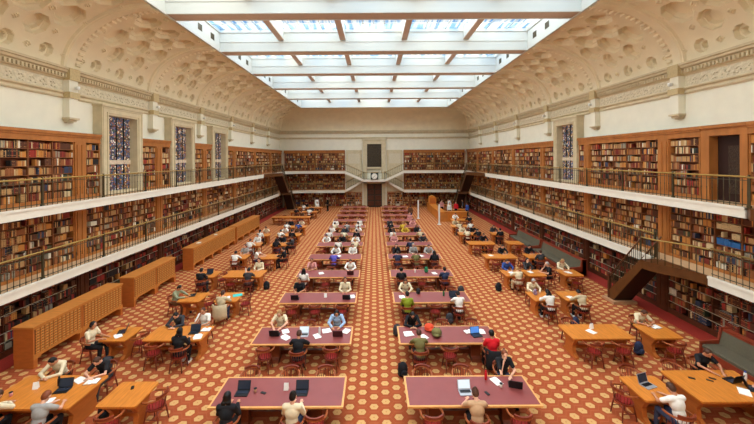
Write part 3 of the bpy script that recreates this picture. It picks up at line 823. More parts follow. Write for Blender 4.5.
# ------------------------------------------------------------------ tables
def red_table(cx, y0, label, first=[None]):
    if first[0] is None:
        W, D = 3.36, 1.18; root = empty('reading_table')
        b = MB(); b.box(-W/2, W/2, 0, D, .71, .755, EDGE); b.box(-W/2+.1, W/2-.1, .1, D-.1, .63, .71, TLEG); b.build('tabletop', root)
        b = MB(); b.box(-W/2+.05, W/2-.05, .05, D-.05, .755, .76, LEATHER); b.build('leather_inlay', root)
        for s in (-1, 1):
            b = MB(); x = s*.95
            b.prism([(.2,.0),(.98,.0),(.94,.1),(.86,.16),(.84,.5),(.92,.64),(.26,.64),(.34,.5),(.32,.16),(.24,.1)], x-.16, x+.16, TLEG, 'x')
            b.build('pedestal', root)
        b = MB(); b.box(-.8,.8,.53,.65,.12,.26,TLEG); b.build('stretcher', root)
        first[0] = root; o = root
    else: o = copy_tree(first[0])
    o.location = (cx, y0, 0); tag(o, label, 'table', 'maroon leather topped reading tables'); return o
def rounded(x0, x1, y0, y1, r, n=4):
    pts = []
    for cx, cy, a0 in ((x1-r,y1-r,0),(x0+r,y1-r,PI/2),(x0+r,y0+r,PI),(x1-r,y0+r,3*PI/2)):
        for i in range(n+1): a = a0+PI/2*i/n; pts.append((cx+r*math.cos(a), cy+r*math.sin(a)))
    return pts
def oak_table(x0, x1, y0, y1, label):
    root = empty('oak_table', (x0, y0, 0)); tag(root, label, 'table', 'honey oak tables in the side aisles'); W, D = x1-x0, y1-y0
    b = MB(); b.prism(rounded(0, W, 0, D, .07), .72, .765, OAK); b.prism(rounded(.03, W-.03, .03, D-.03, .05), .705, .72, CATR); b.build('tabletop', root)
    b = MB(); b.box(.12, W-.12, .1, D-.1, .62, .705, CATR); b.build('apron', root)
    for x in (.14, W-.26):
        b = MB()
        b.prism([(.10,0),(D-.10,0),(D-.10,.07),(D-.26,.14),(D-.30,.38),(D-.14,.62),(.14,.62),(.30,.38),(.26,.14),(.10,.07)], x, x+.12, CATR, 'x'); b.build('leg', root)
    b = MB(); b.box(.2, W-.2, D/2-.05, D/2+.05, .2, .3, CATR); b.build('stretcher', root)
    return root
# chairs ------------------------------------------------------------
def make_chair():
    root = empty('captains_chair')
    b = MB(); b.prism([(.0+.235*math.cos(a)*(1.0), .225*math.sin(a)) for a in [2*PI*k/16 for k in range(16)]], .425, .46, CHW); b.build('seat', root)
    b = MB(); b.prism([(.195*math.cos(a), .185*math.sin(a)) for a in [2*PI*k/16 for k in range(16)]], .46, .478, SEATM); b.build('seat_pad', root)
    for sx in (-1,1):
        for sy in (-1,1):
            b = MB(); b.tube([(sx*.15,sy*.14,.43),(sx*.175,sy*.17,.25),(sx*.20,sy*.20,0)], [.017,.024,.014], CHW, 6); b.build('leg', root)
    b = MB(); b.tube([(-.18,.0-.17,.2),(-.18,.17,.2)], .011, CHW, 5); b.tube([(.18,-.17,.2),(.18,.17,.2)], .011, CHW, 5); b.tube([(-.18,0,.2),(.18,0,.2)], .011, CHW, 5); b.build('stretcher', root)
    # horseshoe arm and back rail; chair faces +Y, back is at -Y
    pts = [(.25,.20,.68),(.265,.08,.69)] + [(.265*math.cos(a), .0+.27*math.sin(a), .70+.05*max(0,-math.sin(a))) for a in [-PI*k/10 for k in range(0, 11)]] + [(-.265,.08,.69),(-.25,.20,.68)]
    b = MB(); b.tube(pts, .027, CHA, 7); b.build('arm_rail', root)
    b = MB(); b.prism([((.27+.02*w)*math.cos(a), (.27+.02*w)*math.sin(a)) for w, rng in ((-1, range(0,9)), (1, range(8,-1,-1))) for a in [-PI*(.2+.6*k/8) for k in rng]], .74, .82, CHW); b.build('crest_rail', root)
    b = MB()
    for k in range(11):
        a = -PI*(.0+1.0*k/10); b.tube([(.205*math.cos(a), .195*math.sin(a), .45), (.26*math.cos(a), .262*math.sin(a), .72+.04*max(0,-math.sin(a)))], .0095, CHW, 4)
    b.build('spindles', root)
    return root
CH = make_chair()
def merged(root):
    b = MB()
    for ch in root.children:
        me = ch.data; b_m = me.materials[0]; b.add([tuple(v.co) for v in me.vertices], [tuple(p.vertices) for p in me.polygons], b_m)
    return b.mesh('captains_chair')
CHM = merged(CH); ch_used = [False]
def chair(x, y, rz, label):
    if y < 27:
        o = CH if not ch_used[0] else copy_tree(CH); ch_used[0] = True
    else:
        o = bpy.data.objects.new('captains_chair', CHM); C.objects.link(o)
    o.location = (x, y, 0); o.rotation_euler = (0,0,rz)
    return tag(o, label, 'chair', 'round backed wooden reading room chairs')

# ------------------------------------------------------------------ people
def remeshed(mb, vox, name, dec=.5, mats=None):
    me = mb.mesh(name+'_tmp'); o = bpy.data.objects.new(name+'_tmp', me); C.objects.link(o)
    r = o.modifiers.new('r', 'REMESH'); r.mode = 'VOXEL'; r.voxel_size = vox; r.use_smooth_shade = True
    s = o.modifiers.new('s', 'SMOOTH'); s.iterations = 2; s.factor = .4
    d = o.modifiers.new('d', 'DECIMATE'); d.ratio = dec
    bpy.context.view_layer.update(); dg = bpy.context.evaluated_depsgraph_get()
    out = bpy.data.meshes.new_from_object(o.evaluated_get(dg)); out.name = name
    bpy.data.objects.remove(o); bpy.data.meshes.remove(me)
    out.materials.clear()
    for p in out.polygons: p.use_smooth = True; p.material_index = 0
    return out
DUM = WALL
def cap(mb, pts, rs): 
    mb.tube(pts, rs, DUM, 10)
    for p, r in zip(pts, rs): mb.ell(p, (r,r,r), DUM, 10, 7)
def V(*a): return Vector(a)
def make_pose(kind):
    lean, hp, stand = {'typing':(.10,.25,0),'writing':(.24,.62,0),'chin':(.16,.3,0),'slumped':(.36,.8,0),'upright':(-.02,.1,0),'standing':(.0,.15,1)}[kind]
    base = V(0,-.02,.56) if not stand else V(0,0,.98)
    up = V(0, math.sin(lean), math.cos(lean)); fw = V(0, math.cos(lean), -math.sin(lean))
    waist = base+up*.16; chest = base+up*.34; neck = base+up*.52
    shl = {s: base+up*.46+V(s*.165,0,0) for s in (-1,1)}
    hu = V(0, math.sin(hp*.9+lean*.5), math.cos(hp*.9+lean*.5)); hf = V(0, hu.z, -hu.y)
    skull = neck+hu*.155+hf*.015
    arms = {}
    for s in (-1,1):
        if kind == 'typing': el, wr, fd = shl[s]+V(s*.07,.12,-.24), V(s*.09,.44,.80), V(-s*.1,1,-.05)
        elif kind == 'writing': el, wr, fd = shl[s]+V(s*.11,.17,-.16), V(s*.13,.50,.80), V(-s*.5,.9,-.05)
        elif kind == 'chin':
            if s > 0: el, wr, fd = V(.19,.36,.80), skull+V(.06,.09,-.14), V(-.3,.1,1)
            else: el, wr, fd = shl[s]+V(s*.08,.16,-.22), V(s*.02,.46,.80), V(.6,.7,0)
        elif kind == 'slumped': el, wr, fd = V(s*.27,.36,.81), V(s*.02,.52,.80), V(-s*1,.5,0)
        elif kind == 'upright': el, wr, fd = shl[s]+V(s*.06,.04,-.27), V(s*.12,.30,.70), V(-s*.2,1,-.2)
        else: el, wr, fd = shl[s]+V(s*.05,-.02,-.29), shl[s]+V(s*.05,.08,-.53), V(0,.15,-1)
        arms[s] = (el, wr, fd.normalized())
    legs = {}
    for s in (-1,1):
        hip = base+V(s*.09,0,-.03 if not stand else -.06)
        if not stand: kn, an = V(s*.12,.42,.515), V(s*.11,.36 if s > 0 else .48,.09)
        else: kn, an = V(s*.10,.02,.51), V(s*.10,-.02,.09)
        legs[s] = (hip, kn, an)
    # --- skin body
    b = MB()
    mb_torso(b, base, waist, chest, neck, shl, 0, up)
    cap(b, [neck-up*.05, neck+hu*.07], [.055,.05])
    Rh = Matrix((V(1,0,0), hf, hu)).transposed()
    b.ell(skull+hu*.02, (.074,.094,.098), DUM, 16, 10, Rh); b.ell(skull-hu*.055+hf*.035, (.054,.060,.062), DUM, 12, 8, Rh)
    cap(b, [skull+hf*.088+hu*.012, skull+hf*.112-hu*.024], [.010,.015])
    cap(b, [skull+hf*.088-hu*.066+V(-.02,0,0), skull+hf*.088-hu*.066+V(.02,0,0)], [.009,.009])
    for s in (-1,1):
        b.ell(skull+V(s*.078,0,0)-hu*.005, (.012,.020,.032), DUM, 8, 6, Rh)
        el, wr, fd = arms[s]; cap(b, [shl[s], el, wr], [.052,.040,.027])
        side = fd.cross(V(0,0,1)).normalized() if abs(fd.z) < .8 else V(0,1,0)
        pal = wr+fd*.055; nrm = side.cross(fd).normalized()
        Rp = Matrix((side, fd, nrm)).transposed(); b.ell(pal, (.040,.050,.016), DUM, 10, 7, Rp)
        for q, (off, ln) in enumerate(((-.028,.055),(-.010,.068),(.010,.064),(.028,.048))):
            p0 = pal+side*off+fd*.03; p1 = p0+fd*ln*.6; p2 = p1+(fd*.8-nrm*.4*(1 if nrm.z > 0 else -1)).normalized()*ln*.5
            cap(b, [p0, p1, p2], [.0095,.009,.008])
        th0 = wr+fd*.03-side*s*(-.028); cap(b, [th0, th0+(side*s*.7+fd*.7).normalized()*.045*(1)], [.012,.009])
        hip, kn, an = legs[s]; cap(b, [hip, kn], [.082,.055]); cap(b, [kn, (kn+an)/2+V(0,-.015,0), an], [.054,.05,.034])
        cap(b, [an+V(0,-.02,-.03), an+V(0,.14,-.055)], [.034,.026])
    body = remeshed(b, .0105, 'body', .45)
    body.materials.append(SKIN[0]); body.materials.append(EYE); body.materials.append(LIP)
    ey = [skull+hf*.090+hu*.018+V(s*.031,0,0) for s in (-1,1)]; mo = skull+hf*.098-hu*.062
    for p in body.polygons:
        c = p.center
        if min((c-e).length for e in ey) < .013: p.material_index = 1
        elif abs((c-mo).dot(hu)) < .009 and abs((c-mo).x) < .022 and (c-mo).length < .035: p.material_index = 2
    out = {'body': body}
    for sl in (0, 1):
        b = MB(); mb_torso(b, base, waist, chest, neck, shl, .016, up); 
        for s in (-1,1):
            el, wr, fd = arms[s]
            if sl: cap(b, [shl[s], el, el+(wr-el)*.92], [.068,.056,.042])
            else: cap(b, [shl[s], shl[s]+(el-shl[s])*.62], [.068,.060])
        out['shirt%d' % sl] = remeshed(b, .014, 'shirt', .4); out['shirt%d' % sl].materials.append(CLOTH['white'])
    b = MB(); b.ell(base-up*.02, (.165,.13,.12), DUM)
    for s in (-1,1):
        hip, kn, an = legs[s]; cap(b, [hip, kn], [.10,.073]); cap(b, [kn, an+V(0,0,.02)], [.072,.055])
    out['trousers'] = remeshed(b, .014, 'trousers', .4); out['trousers'].materials.append(CLOTH['black'])
    for s in (-1,1):
        an = legs[s][2]; b = MB(); cap(b, [an+V(0,-.03,-.035), an+V(0,.06,-.045), an+V(0,.16,-.052)], [.045,.042,.036]); b.box(an.x-.042, an.x+.042, an.y-.07, an.y+.19, 0, .025, DUM)
        out['shoe%d' % s] = remeshed(b, .012, 'shoe', .4); out['shoe%d' % s].materials.append(SHOE)
    for ht in ('short','long','bun','ponytail'):
        b = MB(); b.ell(skull+hu*.036-hf*.018, (.084,.096,.092), DUM, 14, 9, Rh)
        b.ell(skull-hf*.045+hu*.0, (.080,.062,.085), DUM, 14, 9, Rh)
        if ht == 'long':
            for q in (-1,-.4,.4,1): cap(b, [skull+V(q*.066,0,0)-hf*.03, skull+V(q*.078,0,0)-hf*(.05)-hu*.11, skull+V(q*.08,-.04,-.24)-hf*.03], [.035,.038,.022])
        if ht == 'bun': b.ell(skull+hu*.10-hf*.075, (.042,.042,.038), DUM)
        if ht == 'ponytail': cap(b, [skull+hu*.05-hf*.09, skull-hf*.13-hu*.04, skull-hf*.11+V(0,0,-.2)], [.03,.034,.014])
        out['hair_'+ht] = remeshed(b, .012, 'hair', .4); out['hair_'+ht].materials.append(HAIR['brown'])
    # headphones
    b = MB(); b.tube([skull+V(.095*math.cos(a),0,0)+hu*(.115*math.sin(a)) for a in [PI*k/10 for k in range(11)]], .010, BLACK, 6)
    for s in (-1,1): b.ell(skull+V(s*.095,0,0), (.02,.035,.042), BLACK, 10, 6, Rh)
    out['headphones'] = b.mesh('headphones')
    return out
def mb_torso(b, base, waist, chest, neck, shl, g, up):
    Rt = Matrix((V(1,0,0), V(0,up.z,-up.y), up)).transposed()
    b.ell(base-up*.01, (.150+g,.112+g,.115+g), DUM, 16, 10, Rt)
    b.ell(waist, (.128+g,.094+g,.12+g), DUM, 16, 10, Rt)
    b.ell(chest, (.158+g,.105+g,.155+g), DUM, 16, 10, Rt)
    cap(b, [shl[-1]+up*.005, neck-up*.055, shl[1]+up*.005], [.058+g*.8,.068+g*.8,.058+g*.8])
    if g == 0: pass
POSES = {}
def pose(k):
    if k not in POSES: POSES[k] = make_pose(k)
    return POSES[k]
def person(x, y, rz, spec, label, z=0):
    """spec: pose, sleeve, shirt, hair style, hair colour, trousers[, skin][, 'phones'/'white shoes']"""
    w = spec.split(',') ; w = [q.strip() for q in w]
    ps, sl, sh, hs, hc, tr = w[:6]; sk = int(w[6]) if len(w) > 6 and w[6].isdigit() else R.choice((0,0,1))
    P = pose(ps); root = empty('person', (x, y, z), rz); tag(root, label, 'person'); root.scale = (1.05,1.05,1.0)
    def part(name, me, m, i=0):
        o = bpy.data.objects.new(name, me); C.objects.link(o); o.parent = root
        o.material_slots[i].link = 'OBJECT'; o.material_slots[i].material = m; return o
    part('body', P['body'], SKIN[sk]); part('shirt', P['shirt1' if sl == 'long' else 'shirt0'], CLOTH[sh])
    part('trousers', P['trousers'], CLOTH[tr]); part('hair', P['hair_'+hs], HAIR[hc])
    for s in (-1,1): part('shoe', P['shoe%d' % s], SHOEW if 'white shoes' in w else SHOE)
    if 'phones' in w: o = bpy.data.objects.new('headphones', P['headphones']); C.objects.link(o); o.parent = root
    return root
def human(spec): 
    w = [q.strip() for q in spec.split(',')]
    return 'person in %s top, %s hair' % (w[2], {'short':'short '+w[4],'long':'long '+w[4],'bun':w[4]+' bun','ponytail':w[4]+' ponytail'}[w[3]])

# ------------------------------------------------------------------ red topped tables with their seats
ROWS = [8.31,11.13,14.3,17.4,20.5,23.6,26.7,29.8,32.9,35.9,38.9,42.0]
t_ = 'typing,'; w_ = 'writing,'; c_ = 'chin,'; s_ = 'slumped,'; u_ = 'upright,'
OCC = {
 ('left',1): dict(N=[t_+'long,black,long,black,black', t_+'long,cream,bun,black,denim,0', None], F=[None,None,None]),
 ('left',2): dict(N=[None, w_+'long,black,short,brown,charcoal', None], F=[w_+'short,cream,long,blond,denim,0', None, w_+'long,light blue,long,black,black']),
 ('left',3): dict(N=[None,None,None], F=[t_+'short,black,short,black,charcoal', None, t_+'long,cream,short,brown,black,1']),
 ('left',4): dict(N=[u_+'long,white,long,black,black',None,None], F=[c_+'short,pink,ponytail,brown,denim',None,w_+'long,white,short,brown,black']),
 ('left',5): dict(N=[None,s_+'long,purple,short,black,charcoal',None], F=[None,w_+'long,white,long,brown,black',t_+'long,white,short,black,denim']),
 ('left',6): dict(N=[None,t_+'long,white,short,black,black',w_+'short,cream,ponytail,blond,denim'], F=[w_+'long,white,short,black,denim',c_+'long,black,long,black,black',s_+'long,white,short,brown,black']),
 ('left',7): dict(N=[t_+'long,white,short,brown,black',w_+'long,cream,long,black,black',t_+'long,black,short,black,charcoal'], F=[t_+'short,white,short,black,black',w_+'long,charcoal,short,brown,black',w_+'short,white,bun,black,denim']),
 ('left',8): dict(N=[w_+'long,cream,short,black,black',t_+'short,grey,short,brown,denim',c_+'long,white,short,black,black'], F=[t_+'long,white,long,black,black',None,u_+'long,white,short,black,denim']),
 ('right',1): dict(N=[None, w_+'short,tan,bun,brown,black,0', None], F=[None,None,c_+'short,black,ponytail,auburn,denim,0']),
 ('right',2): dict(N=[w_+'short,olive,short,brown,charcoal,1', None, t_+'short,red,short,black,black,1'], F=[s_+'long,black,long,black,black',None,None]),
 ('right',3): dict(N=[t_+'long,green,short,black,black,0', None, w_+'short,white,short,black,charcoal,1'], F=[w_+'long,cream,long,brown,denim',None,None]),
 ('right',4): dict(N=[t_+'short,black,short,black,charcoal',None,c_+'short,navy,short,black,black'], F=[None,None,None]),
 ('right',5): dict(N=[w_+'short,navy,short,black,charcoal',w_+'short,olive,short,brown,black',t_+'long,black,long,black,charcoal'], F=[c_+'long,black,long,black,denim',t_+'long,grey,short,grey,black',w_+'long,grey,short,brown,black']),
 ('right',6): dict(N=[None,t_+'long,navy,short,black,black',None], F=[t_+'long,pink,long,blond,denim',None,w_+'long,charcoal,short,black,black']),
 ('right',7): dict(N=[u_+'long,white,short,brown,denim',None,w_+'long,beige,short,grey,black'], F=[s_+'long,black,short,black,black',w_+'long,yellow,ponytail,blond,denim',t_+'long,black,long,black,black']),
 ('right',8): dict(N=[w_+'short,black,short,black,denim',t_+'long,yellow,short,blond,black',None], F=[c_+'long,charcoal,short,brown,black',None,w_+'long,pink,short,black,black']),
 ('right',9): dict(N=[None,None,None], F=[None,None,u_+'long,pink,short,black,denim']),
}
ITEMZ = .765
for blk, cx in (('left', -2.49), ('right', 2.47)):
    for r, y0 in enumerate(ROWS, 1):
        red_table(cx, y0, 'maroon-topped reading table, %s from the camera in the %s block' % (ordw(r), blk))
        oc = OCC.get((blk, r), dict(N=[None]*3, F=[None]*3))
        for side in 'NF':
            for j, sp in enumerate(oc[side]):
                dx = (-1.08, 0, 1.08)[j]; pn = ('left','middle','right')[j]; sn = {'N':'near','F':'far'}[side]
                if (blk, r, side, j) in (('right',1,'F',2),): dx = 1.2
                if (blk, r, side, j) == ('left',1,'N',1): dx = .45
                if (blk, r, side, j) in (('right',2,'N',2),): dx = 1.32
                x = cx+dx; rz = 0 if side == 'N' else PI
                pull = .36 if sp else .17
                y = y0-pull if side == 'N' else y0+1.18+pull
                jit = R.uniform(-.06,.06); rj = R.uniform(-.12,.12) if not sp else R.uniform(-.05,.05)
                chair(x+jit, y-(.0 if side=='N' else 0), rz+rj, 'wooden chair%s, %s side %s seat, %s table of %s maroon block' % ('' if sp else ' standing empty', sn, pn, ordw(r), blk))
                if sp:
                    person(x+jit, y+(.0 if side=='N' else 0), rz+rj, sp, '%s, %s side %s seat, %s %s maroon table' % (human(sp), sn, pn, ordw(r), blk))
# ------------------------------------------------------------------ oak tables with their seats
e = 'e'
OT = [
 # side, row, place, x0,x1,y0,y1, seats
 ('left',1,'outer',-9.9,-7.6,8.3,9.6, {'N0':s_+'long,cream,short,brown,black','N1':w_+'short,grey,short,auburn,black,0','F0':s_+'long,cream,short,black,black','F1':s_+'short,black,short,brown,charcoal'}),
 ('left',1,'inner',-7.0,-5.97,8.35,9.3, {'E':e,'N0':e}),
 ('left',2,'outer',-9.45,-8.5,11.4,12.35, {'W':t_+'short,cream,short,black,black,1,phones','E':e}),
 ('left',2,'inner',-7.95,-5.92,11.4,12.4, {'N0':e,'N1':t_+'long,black,long,black,black,white shoes','F1':c_+'short,white,short,brown,black','F0':s_+'long,charcoal,short,black,grey'}),
 ('left',3,'outer',-8.6,-7.6,14.5,15.5, {'W':w_+'long,sage,short,black,brown','E':e}),
 ('left',3,'inner',-7.0,-6.0,14.5,15.5, {'N0':w_+'long,beige,ponytail,brown,denim','E':e}),
 ('left',4,'outer',-9.4,-8.4,17.5,18.5, {'N0':t_+'long,black,short,black,charcoal','E':e}),
 ('left',4,'inner',-8.0,-5.95,17.5,18.6, {'N0':e,'N1':w_+'short,charcoal,short,black,black','F0':e,'F1':t_+'long,cream,long,brown,beige'}),
 ('left',5,'outer',-9.0,-8.0,20.7,21.7, {'N0':w_+'long,white,short,black,brown','F0':t_+'short,grey,short,brown,black'}),
 ('left',5,'inner',-7.15,-6.05,20.7,21.7, {'N0':e,'W':w_+'short,white,long,blond,denim','E':t_+'long,black,short,black,black'}),
 ('left',6,'outer',-9.3,-8.2,23.8,24.8, {'N0':w_+'long,white,short,brown,grey','F0':t_+'long,white,short,black,black'}),
 ('left',6,'inner',-7.5,-6.3,23.8,24.8, {'N0':c_+'long,black,long,black,denim','F0':w_+'long,black,short,black,black','E':t_+'long,charcoal,short,brown,black'}),
 ('left',7,'outer',-9.6,-8.5,26.8,27.8, {'N0':t_+'long,white,ponytail,black,black','F0':w_+'short,cream,short,brown,black'}),
 ('left',7,'inner',-8.0,-6.0,26.8,27.8, {'N0':w_+'long,white,short,black,black','N1':t_+'long,black,short,black,black','F0':w_+'short,white,short,brown,denim','F1':c_+'short,brown,long,brown,denim'}),
 ('left',8,'inner',-8.4,-6.2,30.0,31.0, {'N0':w_+'long,white,bun,black,black','N1':w_+'long,blue,short,black,black','F0':t_+'long,black,short,black,black','F1':w_+'short,cream,short,brown,black'}),
 ('left',9,'inner',-10.9,-6.8,35.2,36.1, {'N0':e,'N1':e,'F0':e,'F1':w_+'long,brown,short,black,black'}),
 ('left',10,'inner',-9.8,-6.6,38.6,39.6, {'N0':w_+'long,black,short,black,black','N1':w_+'long,white,long,brown,denim','F0':e,'F1':t_+'long,charcoal,short,black,black'}),
 ('left',11,'inner',-9.6,-6.6,42.0,43.0, {'N0':c_+'long,white,short,black,black','N1':e,'F0':w_+'long,black,short,brown,black','F1':u_+'long,white,short,black,black'}),
 ('right',1,'inner',6.78,7.82,8.45,9.4, {'NE':w_+'short,white,short,brown,denim,1','W':e,'F0':e}),
 ('right',1,'outer',8.15,10.25,8.4,9.65, {'F1':w_+'short,black,short,brown,black,1','F0':e,'EN':t_+'short,pink,short,brown,black,0','N1':e}),
 ('right',2,'inner',6.68,8.8,11.35,12.35, {'N0':e,'N1':e,'F0':e}),
 ('right',2,'outer',9.42,10.45,11.35,12.35, {'F0':s_+'short,cream,short,brown,black,1','N0':e}),
 ('right',3,'inner',6.85,7.8,14.4,15.4, {'N0':w_+'long,white,long,black,black,white shoes','F0':w_+'long,cream,short,grey,denim'}),
 ('right',3,'outer',8.2,9.2,14.4,15.4, {'N0':s_+'long,beige,short,black,black,1,white shoes'}),
 ('right',4,'inner',6.8,7.8,17.4,18.4, {'N0':w_+'long,cream,short,blond,cream','F0':w_+'long,blue,short,brown,black'}),
 ('right',4,'middle',7.95,8.95,17.4,18.4, {'F0':c_+'long,charcoal,long,black,black','E':c_+'short,black,short,grey,black,0','N0':e}),
 ('right',4,'outer',9.85,10.85,17.4,18.4, {'F0':w_+'long,cream,long,blond,cream','N0':e}),
 ('right',5,'inner',6.8,8.75,20.5,21.5, {'N0':e,'F1':w_+'long,black,short,brown,black','N1':e}),
 ('right',5,'outer',9.4,10.5,20.5,21.5, {'F0':w_+'long,black,short,black,black','N0':t_+'long,charcoal,short,brown,black','W':e}),
 ('right',6,'inner',6.7,8.6,23.8,24.8, {'N0':e,'N1':e,'F1':w_+'long,black,short,black,denim'}),
 ('right',6,'outer',9.5,10.6,23.8,24.8, {'N0':e,'F0':e}),
 ('right',7,'inner',6.8,8.7,26.8,27.8, {'N0':w_+'long,cream,short,brown,black','N1':s_+'long,black,short,black,black','F0':t_+'long,cream,short,black,black','F1':w_+'long,black,short,brown,black'}),
 ('right',7,'outer',9.4,10.4,26.8,27.8, {'N0':t_+'long,black,short,black,black','F0':w_+'long,charcoal,long,brown,black'}),
 ('right',8,'inner',6.9,9.0,29.9,30.9, {'N0':w_+'long,cream,long,blond,denim','N1':t_+'long,white,short,brown,black','F0':w_+'long,beige,short,black,black','F1':e}),
 ('right',9,'inner',7.6,9.8,33.0,34.0, {'N0':e,'N1':w_+'long,black,short,black,black','F0':w_+'long,white,short,brown,black','F1':e}),
]
TB = {}
for sd, row, pl, x0, x1, y0, y1, seats in OT:
    nm = '%s oak table, %s %s row' % (pl, ordw(row), sd)
    oak_table(x0, x1, y0, y1, 'honey oak table, %s one in the %s row of the %s aisle' % (pl, ordw(row), sd)); TB[(sd,row,pl)] = (x0,x1,y0,y1)
    W = x1-x0; cy = (y0+y1)/2
    for k, sp in seats.items():
        occ = sp != e; pull = .36 if occ else .2
        fx = [.5] if W < 1.5 else ([.27,.83] if (sd,row,pl)==('left',1,'outer') else [.27,.73])
        if k[0] == 'N' and k != 'NE': x, y, rz, sn = x0+W*fx[int(k[1]) % len(fx)], y0-pull, 0, 'near side'+(['',''] if W < 1.5 else [' left seat',' right seat'])[int(k[1])]
        elif k[0] == 'F': x, y, rz, sn = x0+W*fx[int(k[1]) % len(fx)], y1+pull, PI, 'far side'+(['',''] if W < 1.5 else [' left seat',' right seat'])[int(k[1])]
        elif k == 'W': x, y, rz, sn = x0-pull, cy-(.3 if (sd,row,pl)==('left',2,'outer') else 0), -PI/2, 'left end'
        elif k == 'E': x, y, rz, sn = x1+pull, cy, PI/2, 'right end'
        elif k == 'EN': x, y, rz, sn = x1+.36, y0+.45, PI/2, 'right end'
        elif k == 'NE': x, y, rz, sn = x1-.5, y0-.36, .12, 'near side'
        rj = R.uniform(-.1,.1)
        chair(x, y, rz+rj, 'wooden chair%s, %s, %s' % ('' if occ else ' standing empty', sn, nm))
        if occ: person(x, y, rz+rj*.5, sp, '%s, %s, %s' % (human(sp), sn, '%s table, %s %s row' % (pl, ordw(row), sd)))

# ------------------------------------------------------------------ things on the tables
def laptop(x, y, rz, label, scr=SCREEN, body=BLACK, z=ITEMZ, tilt=.3):
    """user sits at -Y side of the laptop (before rotation)"""
    root = empty('laptop', (x, y, z), rz); tag(root, label, 'laptop', 'laptops on the reading tables')
    b = MB(); b.prism(rounded(-.17,.17,-.12,.12,.012,2), 0, .016, body); base = b.build('base', root)
    b = MB(); b.box(-.14,.14,-.02,.09,.016,.019,BLACK if body != BLACK else SCREEN); b.build('keyboard', base)
    b = MB(); M = Matrix.Translation((0,.12,.016)) @ Matrix.Rotation(-tilt, 4, 'X'); b.boxm(M @ Matrix.Translation((0,0,.112)), .34,.01,.224, body); lid = b.build('lid', root)
    b = MB(); b.boxm(M @ Matrix.Translation((0,-.006,.114)), .31,.003,.195, scr); b.build('screen', lid)
def papers(x, y, rz, label, z=ITEMZ, n=2):
    b = MB()
    for i in range(n):
        b.boxm(Matrix.Translation((R.uniform(-.06,.06), R.uniform(-.04,.04), .002+.004*i)) @ Matrix.Rotation(R.uniform(-.12,.12), 4, 'Z'), .21, .297, .003, PAPER)
    tag(b.build('papers', None, (x,y,z), rz), label, 'papers', 'loose papers on tables')
def openbook(x, y, rz, label, z=ITEMZ, m=None):
    root = empty('open_book', (x,y,z), rz); tag(root, label, 'book', 'open books on tables')
    b = MB(); b.box(-.17,.17,-.12,.12,0,.006,m or BOOKM[4]); b.build('cover', root)
    b = MB()
    for s in (-1,1): b.prism([(0,.006),(s*.05,.03),(s*.11,.03),(s*.16,.012),(s*.16,.006)][::(1 if s < 0 else -1)], -.112, .112, PAPER, 'y')
    b.build('pages', root)
def sign(x, y, rz, label, z=ITEMZ):
    b = MB(); b.prism([(-.05,0),(.05,0),(.006,.17),(-.006,.17)], -.06, .06, PAPER, 'x'); tag(b.build('table_sign', None, (x,y,z), rz), label, 'sign', 'small folded table signs')
def bottle(x, y, label, m, z=ITEMZ, capm=BLACK):
    root = empty('water_bottle', (x,y,z)); tag(root, label, 'bottle')
    b = MB(); b.lathe([(.034,0),(.038,.01),(.038,.17),(.03,.2),(.018,.215)], m); b.build('body', root)
    b = MB(); b.lathe([(.022,.213),(.024,.22),(.024,.25),(.018,.255)], capm); b.build('cap', root)
def backpack(x, y, rz, label, m, z=0, s=1.0, fz=1.0):
    root = empty('backpack', (x,y,z), rz); tag(root, label, 'bag', 'bags left on the floor and tables'); root.scale = (s,s*(1 if fz == 1 else 1.35),s*fz)
    b = MB(); b.ell((0,0,.22), (.17,.12,.23), m, 12, 8); b.ell((0,0,.10), (.17,.13,.10), m, 12, 6); b.build('body', root)
    b = MB(); b.ell((0,-.12,.15), (.11,.05,.10), m, 10, 6); b.build('pocket', root)
    for q in (-.08,.08):
        b = MB(); b.tube([(q,.09,.38),(q,.17,.3),(q,.17,.16),(q,.1,.06)], .014, BLACK, 5); b.build('strap', root)
def phone(x, y, rz, label, z=ITEMZ):
    b = MB(); b.prism(rounded(-.036,.036,-.075,.075,.01,2), 0, .009, BLACK); tag(b.build('phone', None, (x,y,z), rz), label, 'phone')
def cup(x, y, label, m, z=ITEMZ):
    root = empty('cup', (x,y,z)); tag(root, label, 'cup'); b = MB(); b.lathe([(.028,0),(.04,.10)], m); b.build('body', root); b = MB(); b.lathe([(.043,.10),(.043,.112),(.03,.118)], BLACK); b.build('lid', root)
# near ones
laptop(-3.5,8.8,0,'open black laptop in front of the person in black, nearest left maroon table', SCREEN)
laptop(-1.95,8.8,0,'open laptop before the person in cream, nearest left maroon table', SCREEN, BLACK)
sign(-2.38,8.95,0,'white folded sign in the middle of the nearest left maroon table')
phone(-2.95,8.82,1.2,'dark phone right of the black laptop, nearest left maroon table'); cup(-3.17,8.85,'paper cup by the black laptop, nearest left maroon table', CLOTH['tan'])
laptop(-3.5,11.75,PI,'closed-toned dark laptop, left end of second left maroon table', SCREEN); papers(-3.2,11.95,.4,'papers beside the dark laptop, second left maroon table',n=3); papers(-3.1,11.55,1.0,'papers at left near edge, second left maroon table')
laptop(-2.5,11.68,0,'pale laptop before the person in black, second left maroon table', SCREENW, SILVER); papers(-2.05,11.6,.5,'papers right of the pale laptop, second left maroon table')
bottle(-1.95,11.75,'clear bottle in the middle of the second left maroon table', mat('clear_plastic',(220,214,208),.2), capm=WHITE); papers(-1.75,12.0,.3,'papers in front of the empty chair, second left maroon table')
laptop(-1.3,11.7,PI,'dark maroon laptop at right end of second left maroon table', SCREEN, mat('maroon_plastic',(72,34,34),.4)); papers(-1.02,11.95,-.4,'papers at right end, second left maroon table')
laptop(-3.5,14.75,PI,'black laptop at left end of third left maroon table'); sign(-2.2,14.9,0,'white folded sign, middle of third left maroon table')
